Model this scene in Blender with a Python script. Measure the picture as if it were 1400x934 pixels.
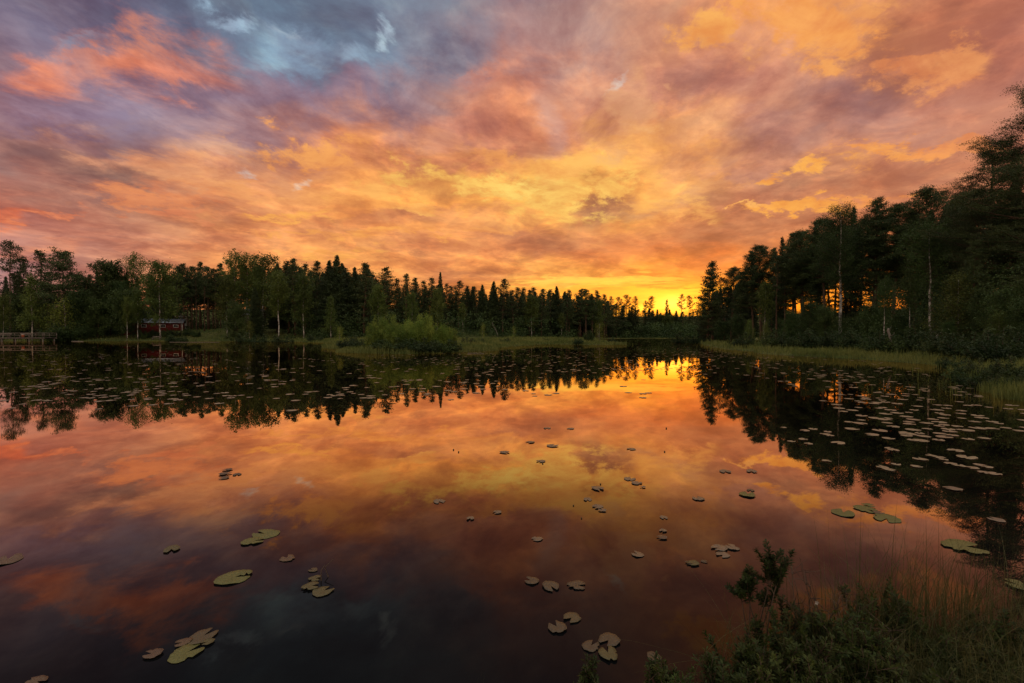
import bpy, math, random
import numpy as np
from mathutils import Matrix, Vector
scene = bpy.context.scene
for o in list(bpy.data.objects): bpy.data.objects.remove(o)
R = math.radians
rng = np.random.default_rng(7); random.seed(7)

# ------------------------------------------------------------------ camera
CAM = np.array([0.0, 0.0, 1.6]); F = 660.0          # F: focal length in pixels of a 1400 px wide frame
PITCH = -math.atan(10 / 660)
cam_d = bpy.data.cameras.new('camera'); cam = bpy.data.objects.new('camera', cam_d); scene.collection.objects.link(cam)
cam.location = CAM; cam.rotation_euler = (R(90) + PITCH, 0, 0)
cam_d.lens = 36 * F / 1400; cam_d.sensor_width = 36; cam_d.clip_start = 0.05; cam_d.clip_end = 6000
scene.camera = cam

def ray(px, py):
    x, y, z = (px - 700) / F, 1.0, (467 - py) / F
    c, s = math.cos(PITCH), math.sin(PITCH)
    v = np.array([x, y * c - z * s, y * s + z * c]); return v / np.linalg.norm(v)
def at_depth(px, py, Y):
    d = ray(px, py); return CAM + d * (Y / d[1])
def on_level(px, py, z=0.0):
    d = ray(px, py); return CAM + d * ((z - CAM[2]) / d[2])

# ------------------------------------------------------------------ node helper
def lin(c): return tuple(((v / 255) / 12.92 if v / 255 <= 0.04045 else ((v / 255 + 0.055) / 1.055) ** 2.4) for v in c)
class NT:
    def __init__(s, t): s.t = t; t.nodes.clear()
    def n(s, kind, **kw):
        nd = s.t.nodes.new(kind)
        for k, v in kw.items():
            if k == 'ins':
                for key, val in v.items():
                    if isinstance(val, bpy.types.NodeSocket): s.t.links.new(val, nd.inputs[key])
                    else: nd.inputs[key].default_value = val
            else: setattr(nd, k, v)
        return nd
    def math(s, op, a, b=0.0, c=0.0, clamp=False):
        return s.n('ShaderNodeMath', operation=op, use_clamp=clamp, ins={0: a, 1: b, 2: c}).outputs[0]
    def vm(s, op, a, b=(0, 0, 0)):
        nd = s.n('ShaderNodeVectorMath', operation=op, ins={0: a, 1: b})
        return nd.outputs['Value'] if op in ('LENGTH', 'DOT_PRODUCT') else nd.outputs[0]
    def scale(s, a, f):
        return s.n('ShaderNodeVectorMath', operation='SCALE', ins={0: a, 'Scale': f}).outputs[0]
    def mix(s, f, a, b, blend='MIX'):
        nd = s.n('ShaderNodeMix', data_type='RGBA', blend_type=blend, ins={0: f, 6: a, 7: b}); return nd.outputs[2]
    def mr(s, v, a, b, c=0.0, d=1.0, smooth=True):
        nd = s.n('ShaderNodeMapRange', interpolation_type='SMOOTHSTEP' if smooth else 'LINEAR', ins={0: v, 1: a, 2: b, 3: c, 4: d}); return nd.outputs[0]
    def noise(s, v, sc, det=4, rough=0.55, dist=0.0, lac=2.0):
        return s.n('ShaderNodeTexNoise', ins={'Vector': v, 'Scale': sc, 'Detail': det, 'Roughness': rough, 'Distortion': dist, 'Lacunarity': lac})
    def ramp(s, f, stops):
        nd = s.n('ShaderNodeValToRGB', ins={0: f}); e = nd.color_ramp.elements
        nd.color_ramp.interpolation = 'EASE' if len(stops) < 3 else 'LINEAR'
        while len(e) < len(stops): e.new(0.5)
        for k, (p, c) in enumerate(stops): e[k].position = p; e[k].color = (*c, 1)
        return nd.outputs[0]
def c4(c): return (*c, 1.0)

# ------------------------------------------------------------------ sky
SUN_AZ = math.degrees(math.atan((921 - 700) / F)); SUN_EL = 1.3
world = bpy.data.worlds.new('World'); scene.world = world; world.use_nodes = True
W = NT(world.node_tree)
wout = W.n('ShaderNodeOutputWorld')
nish = W.n('ShaderNodeTexSky', sky_type='NISHITA', sun_disc=False, sun_elevation=R(SUN_EL), sun_rotation=R(SUN_AZ), air_density=1.2, dust_density=2.0)
bg1 = W.n('ShaderNodeBackground', ins={0: nish.outputs[0], 1: 0.022})
D0 = W.vm('NORMALIZE', W.n('ShaderNodeTexCoord').outputs['Generated'])
sx = W.n('ShaderNodeSeparateXYZ', ins={0: D0})
zc = W.math('MAXIMUM', sx.outputs[2], 0.0)
# the cloud layer as a plane overhead: streaks flatten towards the horizon by themselves
inv = W.math('DIVIDE', 1.0, W.math('ADD', zc, 0.17))
P = W.scale(W.n('ShaderNodeCombineXYZ', ins={0: sx.outputs[0], 1: sx.outputs[1], 2: 0.0}).outputs[0], inv)
def along(deg, a, b):
    # cloud-plane coordinates with one axis along the compass direction deg: a across it, b along it
    s_, c_ = math.sin(R(deg)), math.cos(R(deg))
    return W.n('ShaderNodeCombineXYZ', ins={0: W.vm('DOT_PRODUCT', P, (c_ * a, -s_ * a, 0)), 1: W.vm('DOT_PRODUCT', P, (s_ * b, c_ * b, 0)), 2: 0.0}).outputs[0]
Pm = along(12, 1.2, 1.0)
n1 = W.noise(Pm, 1.3, 4, 0.55)
n2 = W.noise(Pm, 4.2, 7, 0.64, 0.4)
wv = W.vm('ADD', W.scale(W.vm('SUBTRACT', n1.outputs['Color'], (0.5, 0.5, 0.5)), 0.42), W.scale(W.vm('SUBTRACT', n2.outputs['Color'], (0.5, 0.5, 0.5)), 0.34))
amp = W.math('ADD', W.math('MULTIPLY', zc, 1.0), 0.05)
wv = W.scale(wv, amp)
D = W.vm('NORMALIZE', W.vm('ADD', D0, wv))
sd_ = W.n('ShaderNodeSeparateXYZ', ins={0: D})
az = W.math('ADD', W.math('DIVIDE', W.math('ARCTAN2', sd_.outputs[0], sd_.outputs[1]), 2 * math.pi), 0.5)
el = W.math('MULTIPLY', W.math('ARCSINE', sd_.outputs[2]), 180 / math.pi)
AZ = [-46, -38, -29, -17, -8, 0, 8, 17, 26, 36, 46]
ROWS = [
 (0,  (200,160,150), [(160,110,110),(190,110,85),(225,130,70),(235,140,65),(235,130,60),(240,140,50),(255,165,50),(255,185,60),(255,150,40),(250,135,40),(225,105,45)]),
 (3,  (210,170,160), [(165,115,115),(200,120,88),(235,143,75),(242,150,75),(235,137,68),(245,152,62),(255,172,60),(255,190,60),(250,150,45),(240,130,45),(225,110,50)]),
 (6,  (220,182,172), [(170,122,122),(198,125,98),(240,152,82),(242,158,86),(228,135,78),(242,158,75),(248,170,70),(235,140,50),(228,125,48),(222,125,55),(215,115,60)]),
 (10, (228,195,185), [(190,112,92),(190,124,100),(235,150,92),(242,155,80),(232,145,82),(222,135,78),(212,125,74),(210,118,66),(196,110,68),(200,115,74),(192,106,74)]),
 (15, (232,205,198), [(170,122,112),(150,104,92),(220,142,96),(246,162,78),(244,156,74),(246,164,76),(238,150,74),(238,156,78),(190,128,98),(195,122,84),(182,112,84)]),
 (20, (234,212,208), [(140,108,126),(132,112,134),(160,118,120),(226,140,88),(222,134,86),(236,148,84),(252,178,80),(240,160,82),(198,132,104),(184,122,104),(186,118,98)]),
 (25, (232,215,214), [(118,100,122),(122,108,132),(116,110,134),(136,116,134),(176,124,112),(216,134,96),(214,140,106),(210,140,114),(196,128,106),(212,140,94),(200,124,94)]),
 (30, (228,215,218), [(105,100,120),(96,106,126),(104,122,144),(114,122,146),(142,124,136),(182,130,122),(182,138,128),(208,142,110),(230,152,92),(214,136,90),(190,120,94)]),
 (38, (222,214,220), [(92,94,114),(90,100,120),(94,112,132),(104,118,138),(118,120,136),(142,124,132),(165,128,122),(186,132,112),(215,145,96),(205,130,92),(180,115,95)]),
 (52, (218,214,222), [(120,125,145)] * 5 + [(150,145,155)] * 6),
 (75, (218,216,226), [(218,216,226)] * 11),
]
base = None
for e, back, cols in ROWS:
    back = [min(255, back[0] * 1.14), min(255, back[1] * 1.09), back[2] * .98]; cols = [[min(255, v * 1.13) for v in c] for c in cols] if e > 70 else cols  # sky behind the camera and overhead made brighter than dusk, as added fill light
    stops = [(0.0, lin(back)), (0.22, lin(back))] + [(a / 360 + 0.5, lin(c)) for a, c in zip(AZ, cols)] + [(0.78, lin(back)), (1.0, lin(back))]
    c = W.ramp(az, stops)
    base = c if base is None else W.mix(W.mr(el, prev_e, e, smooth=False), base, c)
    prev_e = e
def blob(px, py, rx, ry, rot=0.0, vec=None, k=1.7):
    c = ray(px, py); ex = ray(px + 1, py) - c
    sxr = np.linalg.norm(ray(px + rx, py) - ray(px - rx, py)) / 2 * k
    syr = np.linalg.norm(ray(px, py + ry) - ray(px, py - ry)) / 2 * k
    r = Vector(c); e = Vector(ex).normalized(); e = (e - r * e.dot(r)).normalized(); u = e.cross(r).normalized()
    a = R(rot); e2 = e * math.cos(a) + u * math.sin(a); u2 = -e * math.sin(a) + u * math.cos(a)
    m = Matrix((e2, r, u2)).transposed()
    # hanging each patch on the colour before it keeps Cycles' node evaluation in sequence (its stack is small)
    v = W.n('ShaderNodeVectorMath', operation='MULTIPLY_ADD', ins={0: base, 1: (1e-7, 1e-7, 1e-7), 2: vec or D}).outputs[0]
    mp = W.n('ShaderNodeMapping', vector_type='TEXTURE', ins={0: v, 'Location': tuple(c), 'Rotation': tuple(m.to_euler()), 'Scale': (sxr, 4.0, syr)})
    return W.mr(W.vm('LENGTH', mp.outputs[0]), 0.0, 1.0, 1.0, 0.0)
# soft patches: dark cloud bellies, pink cloud, pale blue openings
SOFT = [
 (745, 252, 165, 52, -4, (255, 188, 82), .75), (520, 258, 120, 24, -8, (244, 160, 82), .45), (150, 265, 130, 24, -4, (158, 108, 100), .5), (400, 320, 160, 14, 3, (206, 128, 88), .5), (1010, 280, 90, 22, 8, (188, 118, 88), .6), (1200, 190, 90, 22, 10, (182, 118, 100), .5), (1340, 150, 70, 40, 0, (188, 116, 92), .5), (880, 220, 90, 60, 20, (246, 172, 88), .5), (600, 405, 300, 22, 0, (244, 150, 66), .5),
 (210, 225, 110, 16, -6, (226, 156, 116), .5), (290, 250, 90, 22, -4, (236, 158, 104), .6),
 (430, 60, 260, 40, 0, (98, 108, 130), .5), (330, 130, 200, 22, -2, (140, 112, 132), .6), (90, 150, 110, 22, 0, (138, 112, 136), .7), (60, 190, 90, 12, 6, (196, 140, 122), .6), (330, 205, 70, 12, 0, (196, 142, 118), .6),
 (560, 215, 60, 14, -6, (240, 150, 88), .7), (640, 225, 70, 16, 0, (214, 128, 92), .7), (640, 175, 60, 26, 0, (198, 122, 104), .6), (330, 300, 110, 12, 0, (222, 138, 82), .6), (120, 290, 100, 10, 4, (160, 104, 92), .7), (180, 268, 60, 10, 4, (210, 120, 84), .7),
 (540, 300, 90, 10, 3, (214, 134, 88), .6), (560, 345, 110, 10, -2, (206, 126, 84), .6), (700, 322, 80, 14, 0, (190, 116, 82), .8), (770, 335, 80, 12, 3, (176, 108, 78), .7), (640, 372, 70, 7, 0, (196, 116, 78), .6), (880, 345, 120, 14, 0, (212, 114, 62), .6),
 (940, 200, 40, 60, -30, (200, 138, 110), .5), (1060, 190, 80, 18, 0, (184, 126, 112), .7), (1010, 235, 60, 12, 0, (186, 124, 104), .7), (1330, 70, 70, 40, 0, (196, 122, 94), .6), (880, 60, 40, 40, 0, (212, 150, 118), .5), (980, 360, 80, 12, 0, (214, 108, 52), .6),
 (175, 245, 75, 17, -4, (128, 92, 88), .75), (30, 212, 60, 20, 0, (138, 100, 100), .7), (60, 270, 90, 14, -3, (150, 98, 88), .6),
 (190, 92, 95, 26, -8, (238, 146, 108), .95), (240, 104, 42, 16, -8, (236, 144, 112), .8), (28, 84, 52, 24, 0, (230, 136, 102), .9),
 (10, 300, 50, 7, 0, (222, 110, 70), .7), (150, 330, 110, 8, 2, (190, 125, 105), .5), (60, 340, 60, 9, 4, (228, 138, 100), .6),
 (560, 150, 60, 60, 0, (150, 118, 126), .35), (680, 110, 50, 50, 0, (222, 136, 96), .45), (330, 175, 120, 22, 0, (150, 115, 125), .5),
 (370, 25, 160, 28, 0, (92, 106, 128), .6), (120, 10, 90, 30, 0, (112, 96, 118), .5),
 (810, 296, 40, 20, 10, (160, 104, 78), .95), (835, 278, 30, 10, 0, (165, 108, 80), .8), (1000, 318, 130, 22, 4, (172, 105, 74), .8), (900, 285, 60, 10, 8, (175, 122, 98), .6),
 (950, 130, 60, 26, 0, (190, 128, 108), .6), (1160, 150, 90, 22, -10, (168, 118, 112), .7), (1250, 30, 90, 40, -20, (208, 130, 92), .5),
 (1090, 262, 70, 9, 12, (172, 112, 84), .6), (1290, 235, 60, 12, 12, (178, 112, 86), .6), (640, 300, 90, 12, 3, (215, 138, 88), .6), (600, 190, 90, 18, 0, (205, 135, 105), .6),
 (720, 190, 30, 22, 0, (205, 140, 112), .6), (690, 345, 90, 10, 0, (218, 130, 78), .5),
 (330, 60, 90, 34, 10, (118, 142, 166), .7), (460, 70, 60, 30, 0, (122, 142, 166), .6), (292, 46, 24, 14, 20, (160, 186, 208), .9), (372, 68, 38, 30, 25, (142, 170, 194), .9), (362, 48, 14, 9, 0, (165, 185, 200), .6), (506, 30, 12, 16, 0, (168, 188, 205), .9), (452, 74, 24, 20, 0, (138, 160, 184), .9),
 (105, 62, 30, 7, 0, (122, 134, 160), .7), (847, 102, 7, 16, -22, (205, 195, 190), .6), (338, 238, 9, 6, 0, (215, 190, 175), .8), (412, 242, 9, 5, 0, (225, 190, 165), .7), (748, 160, 20, 40, 0, (190, 150, 145), .5),
]
for px, py, rx, ry, rot, col, s in SOFT:
    base = W.mix(W.math('MULTIPLY', blob(px, py, rx, ry, rot), s), base, c4(lin(col)))
# texture of the cloud deck
nb = W.noise(Pm, 2.6, 8, 0.62, 0.3)
tex = W.mr(nb.outputs['Fac'], 0.30, 0.70, 0.62, 1.32)
P2 = along(62, 1.45, 0.95)
nf = W.noise(P2, 4.0, 8, 0.64, 0.5)
tex = W.math('MULTIPLY', tex, W.mr(nf.outputs['Fac'], 0.3, 0.7, 0.89, 1.11, smooth=False))
base = W.mix(1.0, base, W.n('ShaderNodeCombineXYZ', ins={0: W.math('POWER', tex, .75), 1: W.math('POWER', tex, 1.15), 2: tex}).outputs[0], 'MULTIPLY')
# dark-bellied banks with a firmer edge, and fine bright filaments
dk = W.math('MULTIPLY', W.mr(W.noise(Pm, 1.9, 8, 0.60, 0.35).outputs['Fac'], 0.50, 0.60), 0.50)
base = W.mix(dk, base, W.mix(1.0, base, c4((.60, .55, .66)), 'MULTIPLY'))
rg = W.math('SUBTRACT', 1.0, W.math('ABSOLUTE', W.math('SUBTRACT', W.math('MULTIPLY', W.noise(Pm, 3.4, 7, 0.58, 0.5).outputs['Fac'], 2.0), 1.0)))
fl = W.math('MULTIPLY', W.mr(rg, 0.80, 1.0), W.mr(nf.outputs['Fac'], 0.38, 0.62, 0.15, 0.85))
base = W.mix(fl, base, W.mix(1.0, base, c4((1.28, 1.24, 1.12)), 'MULTIPLY'))
# lit wisps: soft region masks broken up by fine ridged noise
wn = W.noise(Pm, 5.0, 9, 0.66, 0.3)
wis = W.mr(wn.outputs['Fac'], 0.34, 0.66)
wn2 = W.noise(P2, 5.5, 9, 0.68, 0.4)
wis2 = W.mr(wn2.outputs['Fac'], 0.36, 0.64)
wfin = W.mr(W.noise(P2, 13.0, 6, 0.7, 0.3).outputs['Fac'], 0.32, 0.68)
Y1 = (255, 202, 94); Y2 = (255, 184, 90); Y3 = (252, 172, 84)
wshade = W.mr(W.math('ADD', W.math('MULTIPLY', nf.outputs['Fac'], .6), W.math('MULTIPLY', wn.outputs['Fac'], .4)), .36, .62)
WISP = [
 (700, 268, 110, 17, -14, Y1, 1.0, 0), (610, 248, 80, 12, -8, Y1, .95, 0), (790, 240, 75, 42, 6, Y1, .85, 0), (740, 262, 60, 20, -6, (255, 214, 104), .95, 0), (900, 285, 60, 14, -10, Y2, .6, 0), (560, 285, 60, 7, -6, Y2, .8, 0), (660, 318, 50, 5, 4, Y3, .6, 0), (340, 262, 60, 10, -6, (246, 172, 96), .8, 0), (160, 215, 60, 9, -10, (236, 170, 124), .6, 0), (70, 300, 50, 4, 3, (238, 140, 90), .8, 0), (960, 230, 50, 12, -30, Y3, .5, 0), (690, 215, 50, 14, -20, Y3, .5, 0), (800, 205, 70, 26, 10, Y2, .8, 0), (800, 265, 70, 18, 8, Y1, .9, 0),
 (430, 212, 90, 14, -8, (248, 170, 84), .9, 0), (500, 262, 60, 9, 0, Y2, .7, 0), (260, 240, 70, 20, -16, (238, 168, 112), .6, 0), (230, 275, 90, 16, 3, (235, 145, 85), .8, 0),
 (1040, 45, 95, 26, -6, Y3, .95, 1), (975, 50, 45, 22, -22, Y2, .8, 1), (1130, 90, 55, 20, -4, Y3, .9, 1), (1250, 95, 60, 20, 22, (244, 162, 88), .75, 1), (1110, 12, 70, 16, 0, Y3, .6, 1),
 (1085, 240, 56, 8, 7, (255, 178, 72), 1.0, 1), (1200, 208, 62, 9, 10, (250, 170, 78), .95, 1), (1300, 185, 60, 8, 18, (240, 152, 80), .8, 1), (1090, 291, 70, 6, 5, (255, 176, 68), .95, 1), (1200, 268, 45, 6, 10, (245, 160, 70), .7, 1), (1010, 292, 24, 3, 3, Y2, .9, 1),
 (395, 291, 46, 6, 0, (252, 176, 80), .95, 0), (500, 325, 110, 5, -4, (250, 172, 80), .8, 0), (470, 352, 60, 5, 0, (252, 180, 82), .7, 0), (240, 297, 60, 4, 3, (230, 140, 90), .7, 0),
 (905, 250, 45, 14, -35, Y2, .6, 0), (860, 150, 35, 60, -30, (228, 168, 112), .6, 0), (640, 95, 40, 14, 0, (225, 140, 105), .3, 0),
]
for px, py, rx, ry, rot, col, s, which in WISP:
    b = blob(px, py, rx, ry, rot, k=2.0)
    nz_ = W.math('ADD', W.math('MULTIPLY', wis2 if which else wis, 1.15), W.math('MULTIPLY', wfin, 0.45))
    m = W.math('MULTIPLY', W.mr(W.math('ADD', nz_, b), 0.72 if which else 0.85, 1.75 if which else 2.0), W.mr(b, 0.0, 0.5))
    lc = lin(col); wc = W.mix(wshade, c4((lc[0] * .80, lc[1] * .58, lc[2] * .60)), c4((min(1, lc[0] * 1.05), lc[1] * 1.03, lc[2] * 1.1)))
    base = W.mix(W.math('MULTIPLY', m, s * .92), base, wc)
# low bright bars near the sun and the glow itself (undistorted direction so that they stay level)
lowv = W.vm('ADD', D0, W.scale(wv, 0.55))
sb = W.mr(W.noise(W.n('ShaderNodeMapping', ins={0: D0, 'Scale': (5, 5, 60)}).outputs[0], 2.2, 6, 0.6, 0.5).outputs['Fac'], 0.42, 0.58)
for px, py, rx, ry, rot, col, s in [(830, 384, 85, 7, 1, (255, 208, 78), 1.0), (745, 385, 60, 6, 4, (255, 206, 88), 1.0), (905, 397, 75, 6, 0, (255, 208, 60), 1.0), (850, 398, 120, 12, 0, (255, 172, 52), .8)]:
    b = blob(px, py, rx, ry, rot, lowv, 2.0)
    base = W.mix(W.math('MULTIPLY', W.mr(W.math('ADD', W.math('MULTIPLY', sb, 0.8), b), 0.6, 1.2), W.math('MULTIPLY', b, s)), base, c4(lin(col)))
for ga, c in (((905, 412, 150, 30, 0, lowv, 1.6), (0.55, 0.10, 0.0)), ((912, 414, 60, 17, 0, lowv, 1.6), (1.1, 0.42, 0.03)), ((921, 415, 18, 11, 0, D0, 1.6), (.55, .42, 0.08)), ((1120, 405, 150, 45, 0, D0, 1.6), (0.5, 0.17, 0.0))):
    base = W.mix(blob(*ga), base, c4(c), 'ADD')
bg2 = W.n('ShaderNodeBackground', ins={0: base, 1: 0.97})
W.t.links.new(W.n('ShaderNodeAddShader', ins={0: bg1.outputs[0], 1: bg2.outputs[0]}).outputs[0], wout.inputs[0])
world.cycles.sampling_method = 'MANUAL'; world.cycles.sample_map_resolution = 512

sun_d = bpy.data.lights.new('sun', 'SUN'); sun_d.energy = 0.2; sun_d.angle = R(2.0); sun_d.color = (1.0, 0.55, 0.22)
sun = bpy.data.objects.new('sun', sun_d); scene.collection.objects.link(sun)
sv = Vector((math.sin(R(SUN_AZ)) * math.cos(R(SUN_EL)), math.cos(R(SUN_AZ)) * math.cos(R(SUN_EL)), math.sin(R(SUN_EL))))
sun.rotation_euler = sv.to_track_quat('Z', 'Y').to_euler()
scene.render.engine = 'CYCLES'
scene.view_settings.view_transform = 'Standard'; scene.view_settings.look = 'None'; scene.view_settings.exposure = 0.0; scene.view_settings.gamma = 1.0
scene.cycles.max_bounces = 5; scene.cycles.diffuse_bounces = 2; scene.cycles.glossy_bounces = 3; scene.cycles.transmission_bounces = 2
scene.cycles.caustics_reflective = False; scene.cycles.caustics_refractive = False

# ------------------------------------------------------------------ object helpers
def mesh_np(name, V, T, quads=None, mats=(), smooth=False, midx=None):
    """V (n,3); T (m,3) triangles; quads (k,4)"""
    me = bpy.data.meshes.new(name); V = np.asarray(V, np.float32)
    T = np.zeros((0, 3), np.int32) if T is None else np.asarray(T, np.int32).reshape(-1, 3)
    Q = np.zeros((0, 4), np.int32) if quads is None else np.asarray(quads, np.int32).reshape(-1, 4)
    me.vertices.add(len(V)); me.vertices.foreach_set('co', V.ravel())
    me.loops.add(T.size + Q.size); me.loops.foreach_set('vertex_index', np.concatenate([T.ravel(), Q.ravel()]))
    me.polygons.add(len(T) + len(Q))
    st = np.concatenate([np.arange(len(T)) * 3, T.size + np.arange(len(Q)) * 4]).astype(np.int32)
    me.polygons.foreach_set('loop_start', st)
    if smooth: me.polygons.foreach_set('use_smooth', np.ones(len(T) + len(Q), bool))
    for m in mats: me.materials.append(m)
    
    if midx is not None: me.polygons.foreach_set('material_index', np.asarray(midx, np.int32))
    me.update(calc_edges=True); me.validate(); return me
class MB:
    """collects tubes, boxes and leaf faces into one mesh"""
    def __init__(s): s.V = []; s.T = []; s.Q = []; s.n = 0; s.mi = 0; s.tm = []; s.qm = []
    def add(s, V, T=None, Q=None):
        V = np.asarray(V, float).reshape(-1, 3)
        if T is not None and len(T): s.T.append(np.asarray(T).reshape(-1, 3) + s.n); s.tm += [s.mi] * len(s.T[-1])
        if Q is not None and len(Q): s.Q.append(np.asarray(Q).reshape(-1, 4) + s.n); s.qm += [s.mi] * len(s.Q[-1])
        s.V.append(V); s.n += len(V)
    def tube(s, pts, rad, k=6, cap=True):
        pts = np.asarray(pts, float); n = len(pts); rad = np.broadcast_to(rad, (n,))
        t = np.gradient(pts, axis=0); t /= np.linalg.norm(t, axis=1)[:, None] + 1e-9
        ref = np.array([0.0, 0, 1.0]) if abs(t[0][2]) < 0.9 else np.array([1.0, 0, 0])
        a = np.cross(t, ref); a /= np.linalg.norm(a, axis=1)[:, None] + 1e-9; b = np.cross(t, a)
        th = np.arange(k) * 2 * np.pi / k
        ring = pts[:, None] + rad[:, None, None] * (np.cos(th)[None, :, None] * a[:, None] + np.sin(th)[None, :, None] * b[:, None])
        i = np.arange(n - 1)[:, None] * k + np.arange(k)[None]; j = np.arange(n - 1)[:, None] * k + (np.arange(k)[None] + 1) % k
        Q = np.stack([i, j, j + k, i + k], -1).reshape(-1, 4)
        V = ring.reshape(-1, 3); T = []
        if cap:
            V = np.vstack([V, pts[0], pts[-1]]); c0 = n * k; e0 = (n - 1) * k
            for q in range(k): T += [(c0, (q + 1) % k, q), (c0 + 1, e0 + q, e0 + (q + 1) % k)]
        s.add(V, T, Q)
    def box(s, lo, hi, M=None):
        (x0, y0, z0), (x1, y1, z1) = lo, hi
        V = np.array([(x, y, z) for z in (z0, z1) for y in (y0, y1) for x in (x0, x1)], float)
        if M is not None: V = np.array([tuple(M @ Vector(v)) for v in V])
        s.add(V, None, [(0, 2, 3, 1), (4, 5, 7, 6), (0, 1, 5, 4), (2, 6, 7, 3), (0, 4, 6, 2), (1, 3, 7, 5)])
    def beam(s, a, b, w, h):
        a = Vector(a); b = Vector(b); d = b - a; q = d.to_track_quat('X', 'Z').to_matrix().to_4x4(); q.translation = a
        s.box((0, -w / 2, -h / 2), (d.length, w / 2, h / 2), q)
    def leaves(s, C, size, aspect=1.0, up=0.0, dirs=None, g=None):
        """one small triangle pair per centre"""
        g = g or rng; C = np.asarray(C); n = len(C)
        size = np.broadcast_to(size, (n,)) * g.uniform(.65, 1.3, n)
        if dirs is None:
            d = g.normal(size=(n, 3)); d[:, 2] += up
        else: d = dirs + g.normal(size=(n, 3)) * 0.35
        d /= np.linalg.norm(d, axis=1)[:, None] + 1e-9
        e = np.cross(d, g.normal(size=(n, 3))); e /= np.linalg.norm(e, axis=1)[:, None] + 1e-9
        L = (size / 2)[:, None] * d; Wd = (size / 2 / aspect)[:, None] * e
        V = np.stack([C - L, C + Wd - L * .1, C + L, C - Wd - L * .1], 1).reshape(-1, 3)
        s.add(V, None, np.arange(n * 4).reshape(n, 4))
    def mesh(s, name, mat, smooth=False):
        V = np.vstack(s.V); T = np.vstack(s.T) if s.T else None; Q = np.vstack(s.Q) if s.Q else None
        mats = mat if isinstance(mat, tuple) else (mat,)
        return mesh_np(name, V, T, Q, mats, smooth, s.tm + s.qm if len(mats) > 1 else None)
def link(name, me, parent=None):
    o = bpy.data.objects.new(name, me); scene.collection.objects.link(o)
    if parent is not None: o.parent = parent
    return o
def tag(o, label=None, cat=None, group=None, kind=None):
    if label: o['label'] = label
    if cat: o['category'] = cat
    if group: o['group'] = group
    if kind: o['kind'] = kind
    return o
def root(name, label, cat, loc=(0, 0, 0), rz=0.0, group=None, scale=(1, 1, 1)):
    o = link(name, None); o.location = loc; o.rotation_euler = (0, 0, rz); o.scale = scale; o.empty_display_size = .3
    return tag(o, label, cat, group)

# ------------------------------------------------------------------ materials
def mat(name):
    m = bpy.data.materials.new(name); m.use_nodes = True; t = NT(m.node_tree); t.out = t.n('ShaderNodeOutputMaterial'); return m, t
def foliage(name, c1, c2, trans=0.3, sc=0.6, rough=0.6, spec=0.25):
    m, t = mat(name)
    tc = t.n('ShaderNodeTexCoord').outputs['Object']; oi = t.n('ShaderNodeObjectInfo').outputs['Random']
    nz = t.noise(tc, sc, 3, 0.6).outputs['Fac']; nf = t.noise(tc, sc * 9, 2, 0.5).outputs['Fac']
    f = t.mr(t.math('ADD', t.math('MULTIPLY', nz, .65), t.math('MULTIPLY', nf, .35)), 0.38, 0.62)
    col = t.mix(f, c4(c1), c4(c2))
    hs = t.n('ShaderNodeHueSaturation', ins={'Hue': t.mr(oi, 0, 1, 0.485, 0.515, False), 'Saturation': 1.0, 'Value': t.mr(t.math('FRACT', t.math('MULTIPLY', oi, 7.31)), 0, 1, 0.75, 1.25, False), 'Color': col}).outputs[0]
    p = t.n('ShaderNodeBsdfPrincipled', ins={'Base Color': hs, 'Roughness': rough, 'Specular IOR Level': spec})
    tr = t.n('ShaderNodeBsdfTranslucent', ins={0: hs})
    t.t.links.new(t.n('ShaderNodeMixShader', ins={0: trans, 1: p.outputs[0], 2: tr.outputs[0]}).outputs[0], t.out.inputs[0]); return m
def solid(name, c1, c2, sc=3.0, rough=0.8, metal=0.0, stretch=(1, 1, 1), bump=0.0, spec=0.3):
    m, t = mat(name)
    tc = t.n('ShaderNodeMapping', ins={0: t.n('ShaderNodeTexCoord').outputs['Object'], 'Scale': stretch}).outputs[0]
    nz = t.noise(tc, sc, 5, 0.62).outputs['Fac']
    p = t.n('ShaderNodeBsdfPrincipled', ins={'Base Color': t.mix(t.mr(nz, .35, .65), c4(c1), c4(c2)), 'Roughness': rough, 'Metallic': metal, 'Specular IOR Level': spec})
    if bump: t.t.links.new(t.n('ShaderNodeBump', ins={'Strength': bump, 'Distance': 0.02, 'Height': nz}).outputs[0], p.inputs['Normal'])
    t.t.links.new(p.outputs[0], t.out.inputs[0]); return m
M = {}
M['pine'] = foliage('pine_needles', (.022, .040, .014), (.052, .080, .024), .12)
M['spruce'] = foliage('spruce_needles', (.018, .034, .014), (.040, .062, .022), .12)
M['birch'] = foliage('birch_leaves', (.055, .088, .018), (.115, .155, .034), .35)
M['alder'] = foliage('alder_leaves', (.028, .054, .015), (.058, .098, .026), .28)
M['willow'] = foliage('willow_leaves', (.110, .180, .030), (.230, .290, .055), .45)
M['young'] = foliage('young_birch_leaves', (.110, .160, .024), (.210, .250, .045), .4)
M['gale'] = foliage('bog_myrtle_leaves', (.017, .034, .007), (.052, .076, .016), .35, sc=8)
M['sedge'] = foliage('sedge_blades', (.095, .140, .032), (.215, .235, .065), .3, sc=.16)
M['undergrowth'] = foliage('undergrowth_leaves', (.020, .042, .014), (.055, .092, .026), .25, sc=.2)
M['blade'] = foliage('grass_blades', (.045, .062, .018), (.125, .115, .042), .35, sc=6)
M['birch_bark'] = solid('birch_bark', (.06, .055, .05), (.55, .52, .47), 2.4, .7, stretch=(1, 1, .9), bump=.3)
M['pine_bark'] = solid('pine_bark', (.045, .030, .022), (.13, .080, .050), 2.0, .9, stretch=(3, 3, .6), bump=.5)
M['twig'] = solid('twig_bark', (.04, .028, .02), (.09, .062, .045), 8, .85)
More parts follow.
